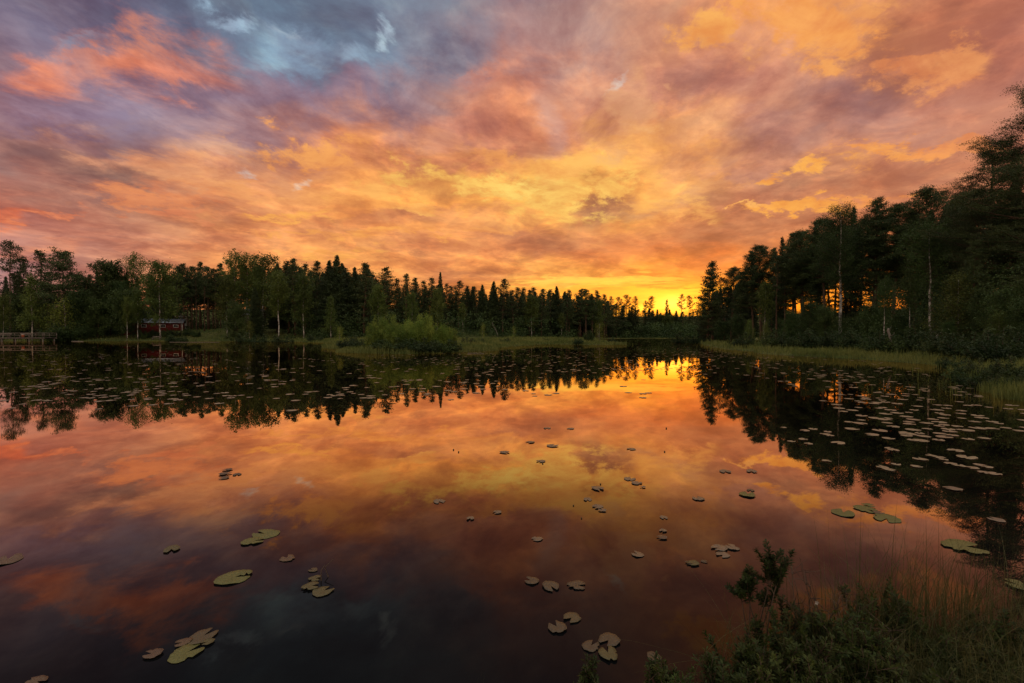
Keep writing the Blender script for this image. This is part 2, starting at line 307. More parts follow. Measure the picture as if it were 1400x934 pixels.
M['dead'] = solid('dead_wood', (.10, .09, .078), (.20, .18, .155), 4, .85, stretch=(3, 3, .5))

# ------------------------------------------------------------------ lake outline and terrain
LAKE = np.array([(-6, -1.2), (-40, -6), (-95, 6), (-135, 55), (-140, 104), (-119, 112), (-98, 111), (-82, 112), (-64, 108), (-50, 104), (-42, 99), (-36, 94), (-30.5, 85), (-21.5, 61),
 (-17.5, 51), (-14, 42.5), (-9, 40.4), (-4.8, 41.5), (-3.2, 47), (-1.5, 60), (1, 70), (5, 78), (9, 75), (13, 70), (15.5, 73), (16, 84), (19, 105), (24, 140), (32, 170), (47, 188), (66, 189), (73, 176),
 (66, 140), (47, 105), (34, 85), (27.5, 68), (23.5, 54), (21.3, 44), (21.2, 35), (22.4, 29.5), (21.6, 25), (18.6, 19.3), (15.0, 15.8), (12.1, 12.2), (12.8, 9.5), (13.5, 7), (9, 3.4), (5.5, 2.6), (3.7, 2.35), (2.9, 2.3), (2.1, 2.25), (1.45, 2.2), (1.12, 2.05), (.92, 1.8), (.6, 1.5), (0, 1.2), (-1.2, .6)], float)
def sdist(x, y):
    """signed distance to the lake outline, positive on land"""
    x = np.asarray(x, float); y = np.asarray(y, float); best = np.full(x.shape, 1e9); inside = np.zeros(x.shape, bool)
    A = LAKE; B = np.roll(LAKE, -1, 0)
    for (ax, ay), (bx, by) in zip(A, B):
        dx, dy = bx - ax, by - ay; t = np.clip(((x - ax) * dx + (y - ay) * dy) / (dx * dx + dy * dy), 0, 1)
        best = np.minimum(best, np.hypot(x - ax - t * dx, y - ay - t * dy))
        c = ((ay > y) != (by > y)); inside ^= c & (x < (bx - ax) * (y - ay) / (by - ay + 1e-12) + ax)
    s = np.where(inside, -best, best); r = np.hypot(x, y); a = np.clip((r - 6) / 60, 0, 1)
    return s + a * (1.1 * np.sin(x * .43 + 1.3 * np.sin(y * .31)) + .8 * np.sin(y * .57 + x * .21)) * .8 + np.clip(r / 10, 0, 1) * .16 * np.sin(x * 2.1 + y * 1.3)
def height(x, y):
    x = np.asarray(x, float); y = np.asarray(y, float); s = sdist(x, y); r = np.hypot(x, y)
    near = np.clip((14 - r) / 10, 0, 1); bank = np.clip((6 - r) / 3, 0, 1)
    k = 1.1 * (1 - near) + .28 * near
    land = .05 * (1 - .7 * bank) + .28 * (1 - .75 * bank) * (1 - np.exp(-np.maximum(s, 0) / (k * 3)))
    marsh = np.exp(-(((x + 5) / 34) ** 2 + ((y - 85) / 46) ** 2) ** 2)
    land = land + np.minimum(np.maximum(s - 7, 0) * .034, 5) * (1 - .9 * marsh)
    land = land + 3.0 * np.exp(-(((x + 71) / 19) ** 2 + ((y - 134) / 14) ** 2)) * np.clip(s / 10, 0, 1) + 1.5 * np.exp(-(((x + 92) / 11) ** 2 + ((y - 124) / 7) ** 2)) * np.clip(s / 5, 0, 1)
    land = land + .05 * np.sin(x * .9 + y * .4) * np.clip(r / 30, 0, 1) + .03 * np.sin(x * 2.7 - y * 2.2) * np.clip(r / 8, 0, 1)
    far = np.clip((y - 95) / 25, 0, 1); land = land + np.clip((s - 26) * .17, 0, 8.5) * far * (1 - np.clip((marsh - .2) * 2, 0, 1)) + np.clip((s - 60) * .05, 0, 3) * (1 - far)
    water = .03 + np.maximum(s, -6) * .5
    return np.where(s > 0, land, np.maximum(water, -1.2))
nr, na = 420, 540
rr = np.concatenate([[0], np.geomspace(.35, 2600, nr - 1)]); aa = np.arange(na) * 2 * np.pi / na
X = rr[:, None] * np.sin(aa)[None]; Yg = rr[:, None] * np.cos(aa)[None]; Z = height(X, Yg)
V = np.stack([X, Yg, Z], -1).reshape(-1, 3)
i = np.arange(nr - 1)[:, None] * na + np.arange(na)[None]; j = np.arange(nr - 1)[:, None] * na + (np.arange(na)[None] + 1) % na
Qd = np.stack([i, i + na, j + na, j], -1)
m, t = mat('ground_soil')
tc = t.n('ShaderNodeTexCoord').outputs['Object']
nz = t.noise(tc, .12, 5, .6).outputs['Fac']; nq = t.noise(tc, 2.5, 6, .65).outputs['Fac']
col = t.mix(t.mr(nz, .4, .6), c4((.055, .085, .020)), c4((.115, .130, .038)))
col = t.mix(t.mr(nq, .35, .7), col, c4((.030, .030, .014)))
p = t.n('ShaderNodeBsdfPrincipled', ins={'Base Color': col, 'Roughness': .95, 'Specular IOR Level': .1})
t.t.links.new(t.n('ShaderNodeBump', ins={'Strength': .8, 'Distance': .12, 'Height': nq}).outputs[0], p.inputs['Normal'])
t.t.links.new(p.outputs[0], t.out.inputs[0])
ter = link('ground', mesh_np('ground', V, None, Qd, (m,), True)); tag(ter, 'grassy ground around the lake', None, None, 'structure')

# water sheet: follows the lake outline a little way under the bank
m, t = mat('lake_water')
tc = t.n('ShaderNodeTexCoord').outputs['Object']
rip = t.noise(t.n('ShaderNodeMapping', ins={0: tc, 'Scale': (.35, 1.0, 1)}).outputs[0], .55, 3, .5).outputs['Fac']
rip2 = t.noise(t.n('ShaderNodeMapping', ins={0: tc, 'Scale': (.7, 1.0, 1)}).outputs[0], 3.0, 2, .5).outputs['Fac']
bp = t.n('ShaderNodeBump', ins={'Strength': .05, 'Distance': .02, 'Height': t.math('ADD', rip, t.math('MULTIPLY', rip2, .06))}).outputs[0]
fr = t.n('ShaderNodeFresnel', ins={0: 1.34, 'Normal': bp}).outputs[0]
fc = t.n('ShaderNodeFloatCurve', ins={0: 1.0, 1: fr}); cv = fc.mapping.curves[0]
for xx, yy in ((.02, .011), (.05, .028), (.10, .10), (.135, .165), (.20, .46), (.30, .72), (.45, .83), (.65, .91)): cv.points.new(xx, yy)
fc.mapping.update()
gl = t.n('ShaderNodeBsdfGlossy', ins={0: (1, .79, .62, 1), 'Roughness': t.mr(t.noise(tc, .09, 3, .6).outputs['Fac'], .45, .65, .008, .035), 'Normal': bp})
df = t.n('ShaderNodeBsdfDiffuse', ins={0: (.004, .005, .006, 1)})
t.t.links.new(t.n('ShaderNodeMixShader', ins={0: fc.outputs[0], 1: df.outputs[0], 2: gl.outputs[0]}).outputs[0], t.out.inputs[0])
cen = np.array([0.0, 60.0]); wv_ = []
for a_, p0, p1 in zip(np.roll(LAKE, 1, 0), LAKE, np.roll(LAKE, -1, 0)):
    tt = p1 - a_; nrm = np.array([-tt[1], tt[0]]); nrm = nrm / np.linalg.norm(nrm); push = 4.0 if np.hypot(*p0) > 25 else .5
    wv_.append(p0 + (nrm if sdist(*(p0 + nrm * .3)) > sdist(*(p0 - nrm * .3)) else -nrm) * push)
import bmesh
bm = bmesh.new()
# simple wide sheet; the terrain rises above it everywhere outside the lake
for xa, xb, ya, yb in ((-160, 100, -12, 225),):
    vs = [bm.verts.new(v) for v in ((xa, ya, 0), (xb, ya, 0), (xb, yb, 0), (xa, yb, 0))]; bm.faces.new(vs)
wme = bpy.data.meshes.new('lake_water'); bm.to_mesh(wme); bm.free(); wme.materials.append(m)
tag(link('water', wme), 'calm dark lake mirroring the sunset', None, None, 'structure')
def gz(x, y): return float(height(np.array([x]), np.array([y]))[0])

# ------------------------------------------------------------------ tree builders (mesh data shared by the copies)
def bent(p, d, L, n, rise, g, wob=.05):
    """curved limb path from p towards d"""
    pts = [np.array(p, float)]; d = np.array(d, float); d /= np.linalg.norm(d)
    for q in range(n):
        d = d + np.array([0, 0, rise / n]) + g.normal(size=3) * wob; d /= np.linalg.norm(d); pts.append(pts[-1] + d * L / n)
    return np.array(pts)
def trunk_path(H, g, lean=.02, n=10):
    z = np.linspace(0, H, n); w = np.cumsum(g.normal(size=(n, 2)) * H * .004, 0); w -= w[0]
    return np.column_stack([w[:, 0] + z * g.normal() * lean, w[:, 1] + z * g.normal() * lean, z])
def onpath(path, z):
    return np.array([np.interp(z, path[:, 2], path[:, 0]), np.interp(z, path[:, 2], path[:, 1]), z])
def pine(seed, H=18, cb=.45, Wd=3.0, nb=46, per=14, leaf=.30, flat=1.0, top='round', dead=10, rc=(.26, .16), asp=2.2, cs=1.5):
    g = np.random.default_rng(seed); tk = MB(); cr = MB(); path = trunk_path(H * .97, g, .012)
    tk.tube(path, np.linspace(H * .0135, H * .002, len(path)), 8)
    for b in range(nb):
        u = (b + g.uniform()) / nb
        if top == 'tier': u = min(.995, (math.floor(u * 15) + .3 + g.normal() * .09) / 15)
        z = H * (cb + (1 - cb) * u * .98)
        if top == 'round': prof = math.sin(math.pi * (0.16 + .80 * u ** .9)) ** .8
        elif top == 'cone': prof = (1 - u) ** .75 * .95 + .10
        else: prof = (1 - .72 * u) * (.55 + .45 * min(1, u * 5))
        L = Wd * max(prof, .16) * g.uniform(.55, 1.2); a = g.uniform(0, 2 * math.pi) if b % 2 else (b * 2.4)
        e = (.02 if top != 'tier' else -.04) + (.75 if top != 'tier' else .5) * u ** 2 + g.normal() * .12
        pth = bent(onpath(path, z), (math.cos(a), math.sin(a), e), L, 5, .35 + .5 * u, g)
        tk.tube(pth, np.linspace(H * .0030 * (1.2 - u) + .01, .008, 6), 4, False)
        C = []; nc = max(2, int(L / (leaf * cs)))
        for q in range(nc):
            s = .38 + .62 * (q + g.uniform()) / nc; pc = np.array([np.interp(s * 5, np.arange(6), pth[:, k]) for k in range(3)])
            side = g.normal(size=3) * (.13 * L * (1.25 - s) + .05) * np.array([1, 1, .35]); r = (rc[0] + rc[1] * g.uniform()) * (Wd / 3.0) ** .5 * (1 if L > 1 else .7)
            pc = pc + side; pc[2] += r * .25
            C.append(pc + g.normal(size=(per, 3)) * np.array([r, r, r * .42 * flat]))
        C = np.vstack(C); cr.leaves(C, leaf, asp, .4, g=g)
    n = int(per * 4); cr.leaves(onpath(path, H * .97) + g.normal(size=(n, 3)) * np.array([.3, .3, .35]), leaf, 2.2, .8, g=g)
    for b in range(dead):
        z = H * g.uniform(cb * .4, cb); a = g.uniform(0, 6.3); tk.tube(bent(onpath(path, z), (math.cos(a), math.sin(a), -.1), g.uniform(.4, 1.4), 3, -.1, g), (.025, .018, .012, .006), 3, False)
    return tk, cr
def spruce(seed, H=18, cb=.08, Wd=2.3, leaf=.28, per=9, step=.32):
    g = np.random.default_rng(seed); tk = MB(); cr = MB(); path = trunk_path(H, g, .006)
    tk.tube(path, np.linspace(H * .012, .01, len(path)), 8); z = H * cb
    while z < H * .985:
        u = (z / H - cb) / (1 - cb); L0 = Wd * ((1 - u) ** .82 + .03) * (.72 + .28 * min(1, u * 6)); nb = int(5 + 3 * (1 - u)); a0 = g.uniform(0, 6.3)
        for b in range(nb):
            L = L0 * g.uniform(.6, 1.15); a = a0 + b * 6.283 / nb + g.normal() * .2
            pth = bent(onpath(path, z + g.normal() * .08), (math.cos(a), math.sin(a), -.30 + .75 * u), L, 4, .28, g, .03)
            tk.tube(pth, np.linspace(.022, .006, 5), 3, False); nc = max(1, int(L / (leaf * .95)))
            s = (np.repeat(np.arange(nc), per) + g.uniform(size=nc * per)) / nc * .85 + .15
            pc = np.column_stack([np.interp(s * 4, np.arange(5), pth[:, k]) for k in range(3)])
            wd = (.20 * L * (1.1 - s) + .06)[:, None]; off = g.normal(size=pc.shape) * np.array([1, 1, .3]) * wd; off[:, 2] -= np.abs(g.normal(size=len(pc))) * .10
            cr.leaves(pc + off, leaf, 2.4, -.4, g=g)
        z += step * g.uniform(.8, 1.3) * (1 - .45 * u)
    return tk, cr
def birch(seed, H=15, cb=.25, Wd=2.6, nb=46, per=26, leaf=.24, shape='oval', droop=.5, forks=0, rb=.0085):
    g = np.random.default_rng(seed); tk = MB(); cr = MB(); path = trunk_path(H * .94, g, .02)
    tk.tube(path, np.linspace(H * rb, .02, len(path)), 8)
    for b in range(nb):
        u = (b + g.uniform()) / nb; z = H * (cb + (.95 - cb) * u)
        prof = {'oval': math.sin(math.pi * (.14 + .78 * u)) ** .75, 'cone': (1 - u) ** .7 * .95 + .1, 'round': math.sin(math.pi * (.22 + .70 * u)) ** .55}[shape]
        L = Wd * prof * g.uniform(.6, 1.2); a = b * 2.4 + g.normal() * .5
        pth = bent(onpath(path, z * .98), (math.cos(a), math.sin(a), .75 + .8 * u), L * 1.12, 5, -droop * .7, g, .09)
        tk.mi = 1; tk.tube(pth, np.linspace(.012 + .02 * L / Wd * (1.1 - u), .006, 6), 4, False); C = []
        nc = max(2, int(L / .42))
        for q in range(nc):
            s = .3 + .7 * (q + g.uniform()) / nc; pc = np.array([np.interp(s * 5, np.arange(6), pth[:, k]) for k in range(3)])
            r = g.uniform(.20, .42); pc = pc + g.normal(size=3) * .22; n = int(per * g.uniform(.5, 1.3))
            P_ = pc + g.normal(size=(n, 3)) * np.array([r * .8, r * .8, r]); P_[:, 2] -= np.abs(g.normal(size=n)) * droop * .5; C.append(P_)
        cr.leaves(np.vstack(C), leaf, 1.35, 0, g=g)
    return tk, cr
def shrub(seed, H=3.0, Wd=1.8, ns=16, per=26, leaf=.11, up=1.0, low=.1):
    g = np.random.default_rng(seed); tk = MB(); cr = MB()
    for b in range(ns):
        a = g.uniform(0, 6.3); sp = g.uniform(0, 1) ** .6; L = H * g.uniform(.65, 1.05) * (1 - .25 * sp)
        pth = bent((math.cos(a) * .15, math.sin(a) * .15, -.05), (math.cos(a) * sp * Wd / H * 1.3, math.sin(a) * sp * Wd / H * 1.3, 1), L, 6, .25 * up, g, .10)
        tk.tube(pth, np.linspace(.022, .004, 7) * (H / 3) ** .5, 4, False); C = []
        for q in range(12):
            s = low + (1 - low) * (q + g.uniform()) / 12; pc = np.array([np.interp(s * 6, np.arange(7), pth[:, k]) for k in range(3)])
            r = H * .062 * (1.35 - .75 * s); C.append(pc + g.normal(size=3) * r * 1.2 + g.normal(size=(per, 3)) * np.array([r, r, r * 1.1]))
        cr.leaves(np.vstack(C), leaf, 2.0, .3, g=g)
    return tk, cr
PROTO = {}
def proto(key, builder, leafm, barkm, **kw):
    tk, cr = builder(**kw); H = float(np.percentile(np.vstack(cr.V)[:, 2], 99.7)); kinds = {pine: 'pine', spruce: 'spruce', birch: 'birch', shrub: 'shrub'}
    PROTO[key] = (tk.mesh(key + '_trunk', (M[barkm], M['twig']), True), cr.mesh(key + '_crown', M[leafm]), H)
for k_, (cb, wd, top) in enumerate([(.38, 3.0, 'round'), (.40, 3.0, 'cone'), (.28, 3.4, 'cone'), (.50, 3.1, 'round'), (.18, 3.2, 'cone')]):
    proto(f'pine{k_}', pine, 'pine', 'pine_bark', seed=10 + k_, H=18, cb=cb, Wd=wd, top=top, nb=74, per=18, leaf=.33)
proto('pine_open', pine, 'pine', 'pine_bark', seed=31, H=20, cb=.66, Wd=3.3, top='round', nb=44, per=18, leaf=.28)
proto('pine_open2', pine, 'pine', 'pine_bark', seed=36, H=20, cb=.60, Wd=2.7, top='round', nb=40, per=18, leaf=.28)
proto('pine_tier', pine, 'pine', 'pine_bark', seed=33, H=18, cb=.22, Wd=6.6, top='tier', nb=110, per=30, leaf=.30, flat=.7)
for k_, wd in enumerate([3.1, 2.7, 3.6, 1.9]): proto(f'spruce{k_}', spruce, 'spruce', 'pine_bark', seed=50 + k_, H=18, Wd=wd, per=13, leaf=.30)
for k_, (sh, cb, wd) in enumerate([('oval', .25, 2.7), ('round', .2, 3.4), ('oval', .38, 2.2), ('cone', .15, 2.3)]):
    proto(f'birch{k_}', birch, 'birch', 'birch_bark', seed=70 + k_, H=14, cb=cb, Wd=wd, shape=sh, nb=64, per=30, leaf=.22)
proto('birch_airy', birch, 'birch', 'birch_bark', seed=79, H=17, cb=.45, Wd=3.2, shape='oval', nb=58, per=20, leaf=.22, droop=.3)
proto('alder0', birch, 'alder', 'pine_bark', seed=81, H=13, cb=.10, Wd=4.2, shape='round', nb=84, per=44, leaf=.24, droop=.2)
proto('alder1', birch, 'alder', 'pine_bark', seed=82, H=10, cb=.06, Wd=3.4, shape='round', nb=64, per=40, leaf=.22, droop=.2)
proto('young0', birch, 'young', 'birch_bark', seed=85, H=5, cb=.10, Wd=1.1, shape='cone', nb=44, per=22, leaf=.11, droop=.1, rb=.006)
proto('young1', birch, 'young', 'birch_bark', seed=86, H=5, cb=.18, Wd=1.4, shape='oval', nb=40, per=22, leaf=.11, droop=.1, rb=.006)
proto('willow0', shrub, 'willow', 'twig', seed=90, H=3.2, Wd=2.0, ns=34, per=60)
proto('willow1', shrub, 'willow', 'twig', seed=91, H=3.0, Wd=1.5, ns=28, per=54)
proto('bush0', shrub, 'alder', 'twig', seed=92, H=3.0, Wd=2.2, ns=26, per=34, leaf=.13)
proto('lowbush', shrub, 'undergrowth', 'twig', seed=93, H=1.3, Wd=1.5, ns=26, per=24, leaf=.08)
# finer ones for the near right bank
proto('near_pine', pine, 'pine', 'pine_bark', seed=101, H=20, cb=.30, Wd=6.2, top='tier', nb=112, per=80, leaf=.105, flat=.7, dead=14, rc=(.12, .11), asp=3.4, cs=1.9)
proto('near_pine2', pine, 'pine', 'pine_bark', seed=102, H=18, cb=.34, Wd=3.6, top='cone', nb=110, per=42, leaf=.16, rc=(.15, .12), asp=3.2, cs=1.1)
proto('near_pine3', pine, 'pine', 'pine_bark', seed=103, H=18, cb=.48, Wd=3.4, top='round', nb=96, per=42, leaf=.16, rc=(.15, .12), asp=3.2, cs=1.1)
proto('near_pine4', pine, 'pine', 'pine_bark', seed=104, H=18, cb=.12, Wd=4.4, top='tier', nb=150, per=42, leaf=.17, flat=.8, rc=(.15, .12), asp=3.2, cs=1.1)
proto('near_spruce', spruce, 'spruce', 'pine_bark', seed=105, H=18, Wd=2.7, leaf=.18, per=16)
proto('near_birch', birch, 'alder', 'birch_bark', seed=106, H=17, cb=.36, Wd=3.3, nb=84, per=84, leaf=.10, droop=.35, rb=.0105)
proto('near_birch2', birch, 'alder', 'birch_bark', seed=107, H=15, cb=.45, Wd=3.0, nb=64, per=52, leaf=.13, droop=.4, rb=.011)
proto('near_alder', birch, 'alder', 'twig', seed=108, H=7, cb=.05, Wd=2.8, shape='round', nb=74, per=70, leaf=.12, droop=.1, rb=.007)
proto('near_young', birch, 'birch', 'birch_bark', seed=109, H=6, cb=.08, Wd=2.3, shape='cone', nb=64, per=50, leaf=.10, droop=.15, rb=.006)

KIND = {'pine': 'pine_tree', 'spruce': 'spruce_tree', 'birch': 'birch_tree', 'alder': 'alder_tree', 'young': 'young_birch', 'willow': 'willow_shrub', 'bush': 'leafy_shrub', 'lowbush': 'leafy_shrub'}
CAT = {'pine_tree': 'pine tree', 'spruce_tree': 'spruce tree', 'birch_tree': 'birch tree', 'alder_tree': 'alder tree', 'young_birch': 'young tree', 'willow_shrub': 'shrub', 'leafy_shrub': 'shrub'}
def kind_of(key):
    k = key.replace('near_', ''); 
    for a in ('pine', 'spruce', 'birch', 'alder', 'young', 'willow', 'bush', 'lowbush'):
        if k.startswith(a): return KIND[a]
TREES = []
def tree(key, px, top, Y, wide=1.0, label=None, zone=None, group=None, base=None, flip=None):
    """a tree at depth Y whose tip stands at image height `top`; wide stretches its crown"""
    tip = at_depth(px, top, Y); x = tip[0]; z = gz(x, Y) - .05 if base is None else base
    tm, cm, H = PROTO[key]; s = max(.15, (tip[2] - z) / H); kd = kind_of(key)
    r = root(kd, label, CAT[kd], (x, Y, z), random.uniform(0, 6.28) if flip is None else flip, group, (s * wide, s * wide, s))
    link('stems' if 'shrub' in kd else 'trunk', tm, r); link('foliage' if 'shrub' in kd else 'crown', cm, r)
    TREES.append(dict(o=r, px=px, zone=zone, kd=kd, label=label)); return r
# ------------------------------------------------------------------ skyline trees, hand placed
PN = ['pine0', 'pine1', 'pine2', 'pine3', 'pine4']; SP = ['spruce0', 'spruce1', 'spruce2', 'spruce3']; BR = ['birch0', 'birch1', 'birch2', 'birch3']
def pk(L): return random.choice(L)
ZL, ZC, ZM, ZF, ZR = 'in the stand behind the jetty', 'in the stand right of the red cabin', 'along the forest edge behind the willow island', 'on the far shore below the sunset glow', 'on the right bank'
tree('pine_open', 12, 329, 121, .9, 'tall bare-trunked pine with a rounded top, left end of the far shore')
tree('pine2', 31, 352, 126, 1.0, 'slim dark pine just right of the tall bare-trunked pine at the left end')
tree('pine4', -14, 345, 124, 1.2, 'dark pine cut off by the left edge of the picture')
tree('pine4', 51, 343, 124, 1.25, 'pointed dark conifer left of the broad tiered pine on the left shore')
tree('pine_tier', 86, 343, 117, .88, 'broad dark pine with flat tiers standing clear above the left shore')
for px, top, Y, k in [(62, 372, 140, 'pine0'), (104, 376, 138, 'pine3'), (114, 379, 136, 'pine0'), (124, 376, 138, 'pine1'), (134, 372, 134, 'spruce1')]:
    tree(k, px, top, Y, 1.1, zone='right of the broad tiered pine')
tree('alder0', 150, 357, 121, 1.05, 'big round-crowned dark tree behind the left end of the red cabin')
tree('birch_airy', 184, 345, 124, .95, 'tall airy-topped birch rising above the red cabin')
tree('birch1', 218, 358, 113.5, 1.15, 'large drooping birch hanging over the roof of the red cabin')
tree('alder0', 165, 385, 119, .9, 'dark bushy tree in front of the wood, left part of the red cabin')
tree('alder1', 172, 396, 115.5, 1.25, 'leafy dark alder hiding the left end of the red cabin')
for px, top, Y in [(203, 452, 117), (214, 451, 118), (228, 450, 118), (241, 451, 118.5), (256, 449, 119), (268, 452, 118), (196, 453, 116)]: tree('lowbush', px, top, Y, 1.0, zone='at the foot of the red cabin')
tree('birch2', 188, 401, 112.5, .9, 'slender small birch standing before the left wall of the cabin')
tree('birch2', 173, 405, 112, .7, 'thin pale-trunked birch on the bank left of the cabin windows')
tree('birch3', 43, 377, 112.5, 1.15, 'light green conical birch beside the wooden jetty')
tree('birch0', 3, 402, 113, 1.0, 'green birch behind the jetty, cut by the left edge')
tree('young1', 72, 413, 113, 1.2, 'small birch with a crooked white trunk right of the jetty')
tree('young0', 90, 405, 112.5, 1.25, 'bright green young birch on the bank right of the jetty')
tree('alder1', 107, 396, 116, 1.1, 'dark round alder right of the bright young birch')
tree('alder1', 25, 400, 118, 1.0, 'dark alder behind the railing of the jetty')
tree('alder1', 133, 408, 116, 1.2, 'low dark alder left of the red cabin')
tree('bush0', 85, 443, 112, 1.7, 'rounded dark green bush at the water right of the jetty')
tree('bush0', 107, 440, 113, .9, 'small upright bush beside the rounded bush right of the jetty')
for px, top, k in [(240, 364, 'pine3'), (250, 360, 'pine0'), (262, 364, 'pine3'), (272, 358, 'pine1'), (284, 365, 'pine3'), (291, 368, 'pine0'), (301, 360, 'pine1')]:
    tree(k, px, top, 128 + random.uniform(-2, 5), 1.0, zone='in the bare-trunked stand')
for px, top, k in [(256, 372, 'pine_open2'), (268, 376, 'pine_open2'), (279, 378, 'pine_open2'), (294, 380, 'pine_open2')]:
    tree(k, px, top, 126 + random.uniform(-2, 3), .8, zone='in the bare-trunked stand')
tree('birch_airy', 321, 342, 119, 1.1, 'tall double-topped birch, the highest crown right of the cabin')
tree('birch_airy', 337, 346, 121, .9, 'airy birch close behind the highest crown right of the cabin')
tree('birch1', 358, 348, 119, 1.05, 'broad birch left of the white-trunked birch')
tree('birch0', 310, 378, 116, 1.1, 'leafy birch at the left edge of the tall birches')
tree('alder1', 323, 412, 107, 1.15, 'dense dark round bush-like tree at the end of the meadow')
tree('young1', 341, 437, 106.5, 1.0, 'small light green tree at the foot of the dense round one')
tree('birch2', 380, 371, 111, 1.15, 'birch with a long bright white trunk on the left shore')
tree('birch0', 415, 373, 112, 1.05, 'full green birch right of the white-trunked one')
tree('spruce2', 350, 395, 113, 1.1, 'young dark spruce behind the small light green tree')
tree('birch3', 452, 405, 108, 1.1, 'feathery green young tree at the wood edge left of the willow island')
tree('birch0', 518, 387, 118, 1.05, 'drooping birch behind the left side of the willow island')
tree('birch1', 563, 400, 118, .75, 'round green birch above the middle of the willow island')
tree('birch0', 597, 394, 124, 1.05, 'soft green birch above the right end of the willow island')
tree('birch2', 633, 414, 128, 1.1, 'pale green slender birch just right of the willow island')
tree('birch0', 727, 403, 142, 1.15, 'green birch standing out in the middle of the far spruce wall')
tree('birch1', 818, 410, 162, .8, 'round green birch behind the two clipped-looking shrubs')
tree('birch2', 768, 428, 150, 1.0, 'low pale birch at the foot of the far wood')
tree('birch3', 670, 425, 138, 1.1, 'low green birch left of the middle of the far wood')
for px, top, Y in [(378, 362, 124), (393, 357, 124), (403, 354, 122), (418, 361, 122), (431, 357, 124), (448, 358, 121), (460, 352, 120), (470, 362, 126), (483, 367, 122), (497, 360, 120), (504, 362, 124), (527, 365, 124), (543, 381, 126), (556, 375, 124), (568, 380, 126), (579, 384, 128), (590, 380, 128), (601, 373, 130), (611, 388, 134), (626, 384, 134), (637, 391, 136)]:
    k = pk(['pine0', 'pine1', 'pine2', 'pine4', 'pine2', 'spruce0', 'spruce2']); 
    if px == 601: tree('spruce1', px, top, Y, .85, 'slender pointed spruce, tallest above the right end of the willow island'); continue
    if px == 460: k = 'spruce2'
    tree(k, px, top, Y, random.uniform(1.0, 1.3), zone='on the skyline above the willow island')
for px, top, Y in [(648, 390, 138), (660, 393, 140), (673, 385, 142), (687, 384, 142), (700, 395, 144), (707, 396, 147), (714, 392, 147), (722, 397, 148), (731, 394, 149), (741, 398, 151), (752, 396, 152), (765, 395, 154), (772, 400, 156), (780, 396, 158), (791, 395, 160), (800, 398, 162), (807, 401, 163), (813, 399, 166), (825, 401, 168)]:
    tree(pk(SP[:3] + PN[:3] + PN[4:]), px + random.uniform(-3, 3), top + random.uniform(-3, 6), Y + random.uniform(-3, 4), random.uniform(1.0, 1.3), zone='in the serrated middle wall')
for px, top, Y, k, w in [(836, 405, 205, 'pine_open2', .9), (846, 406, 207, 'pine_open', .8), (857, 403, 208, 'pine_open', .9), (868, 405, 210, 'pine_open2', 1.0), (882, 411, 214, 'pine_open2', .8), (891, 405, 216, 'pine_open', .9), (912, 410, 218, 'pine2', .8), (932, 402, 218, 'pine_open2', 1.0), (942, 404, 216, 'pine_open', .8)]:
    tree(k, px, top, Y, w, zone='against the sunset glow')
for px in np.linspace(826, 962, 30):
    tree(pk(SP[:3] + ['birch1', 'pine2', 'pine4']), px + random.uniform(-2, 2), np.interp(px, [826, 850, 880, 960], [412, 418, 425, 428]) + random.uniform(-3, 4), np.interp(px, [826, 900, 960], [186, 208, 210]) + random.uniform(-3, 6), random.uniform(1.3, 1.9), zone='in the low wall under the glow')
# willow island and marsh shrubs
for px, top, Y, w, k, lab in [(511, 450, 43, .9, 'willow1', 'small willow at the left tip of the green island'), (527, 432, 43.5, .75, 'willow0', 'tallest willow at the left of the island, pointed top'), (543, 443, 42.6, .9, 'willow0', 'bright green rounded willow near the island centre left'),
    (559, 438, 44.5, .8, 'willow1', 'yellowish willow behind the middle of the island'), (577, 431, 43, .7, 'willow0', 'tall green willow right of the island centre'), (591, 447, 44, .85, 'willow1', 'lower willow on the right shoulder of the island'), (607, 444, 44.5, .6, 'willow1', 'thin yellow-green willow near the right tip of the island'), (614, 450, 45, .7, 'willow1', 'last small willow at the right tip of the island'),
    (535, 462, 41.4, 1.9, 'lowbush', 'low dark bush at the waterline, left foot of the island'), (556, 464, 41, 1.9, 'lowbush', 'low dark bush at the waterline, middle of the island foot'), (580, 463, 41, 1.9, 'lowbush', 'low dark bush at the waterline, right of the island middle'), (603, 465, 42, 1.9, 'lowbush', 'low dark bush at the waterline, right foot of the island'), (515, 464, 42.6, 1.5, 'lowbush', 'low bush at the waterline, left tip of the island')]:
    tree(k, px, top, Y, w, lab, group='shrubs of the willow island')
tree('young0', 464, 445, 56, .9, 'small yellow-green birch alone in the sedge left of the willow island')
tree('young0', 660, 441, 92, .8, 'pointed yellow-green young tree in the marsh right of the willow island')
tree('young0', 702, 445, 92, .9, 'short bushy young tree in the middle of the marsh')
tree('young0', 820, 440, 84, 1.5, 'dense conical golden shrub on the grassy point of the marsh')
tree('bush0', 805, 452, 82, .8, 'small round shrub left of the conical golden one')
for px, top, Y in [(478, 460, 52), (495, 462, 50), (640, 461, 60), (690, 462, 72), (655, 463, 66), (790, 462, 74), (835, 463, 77), (745, 462, 90), (345, 455, 101), (385, 459, 100), (430, 457, 97), (240, 457, 110)]:
    tree('lowbush', px, top, Y, 1.3, zone='in the marsh and sedge fringe')
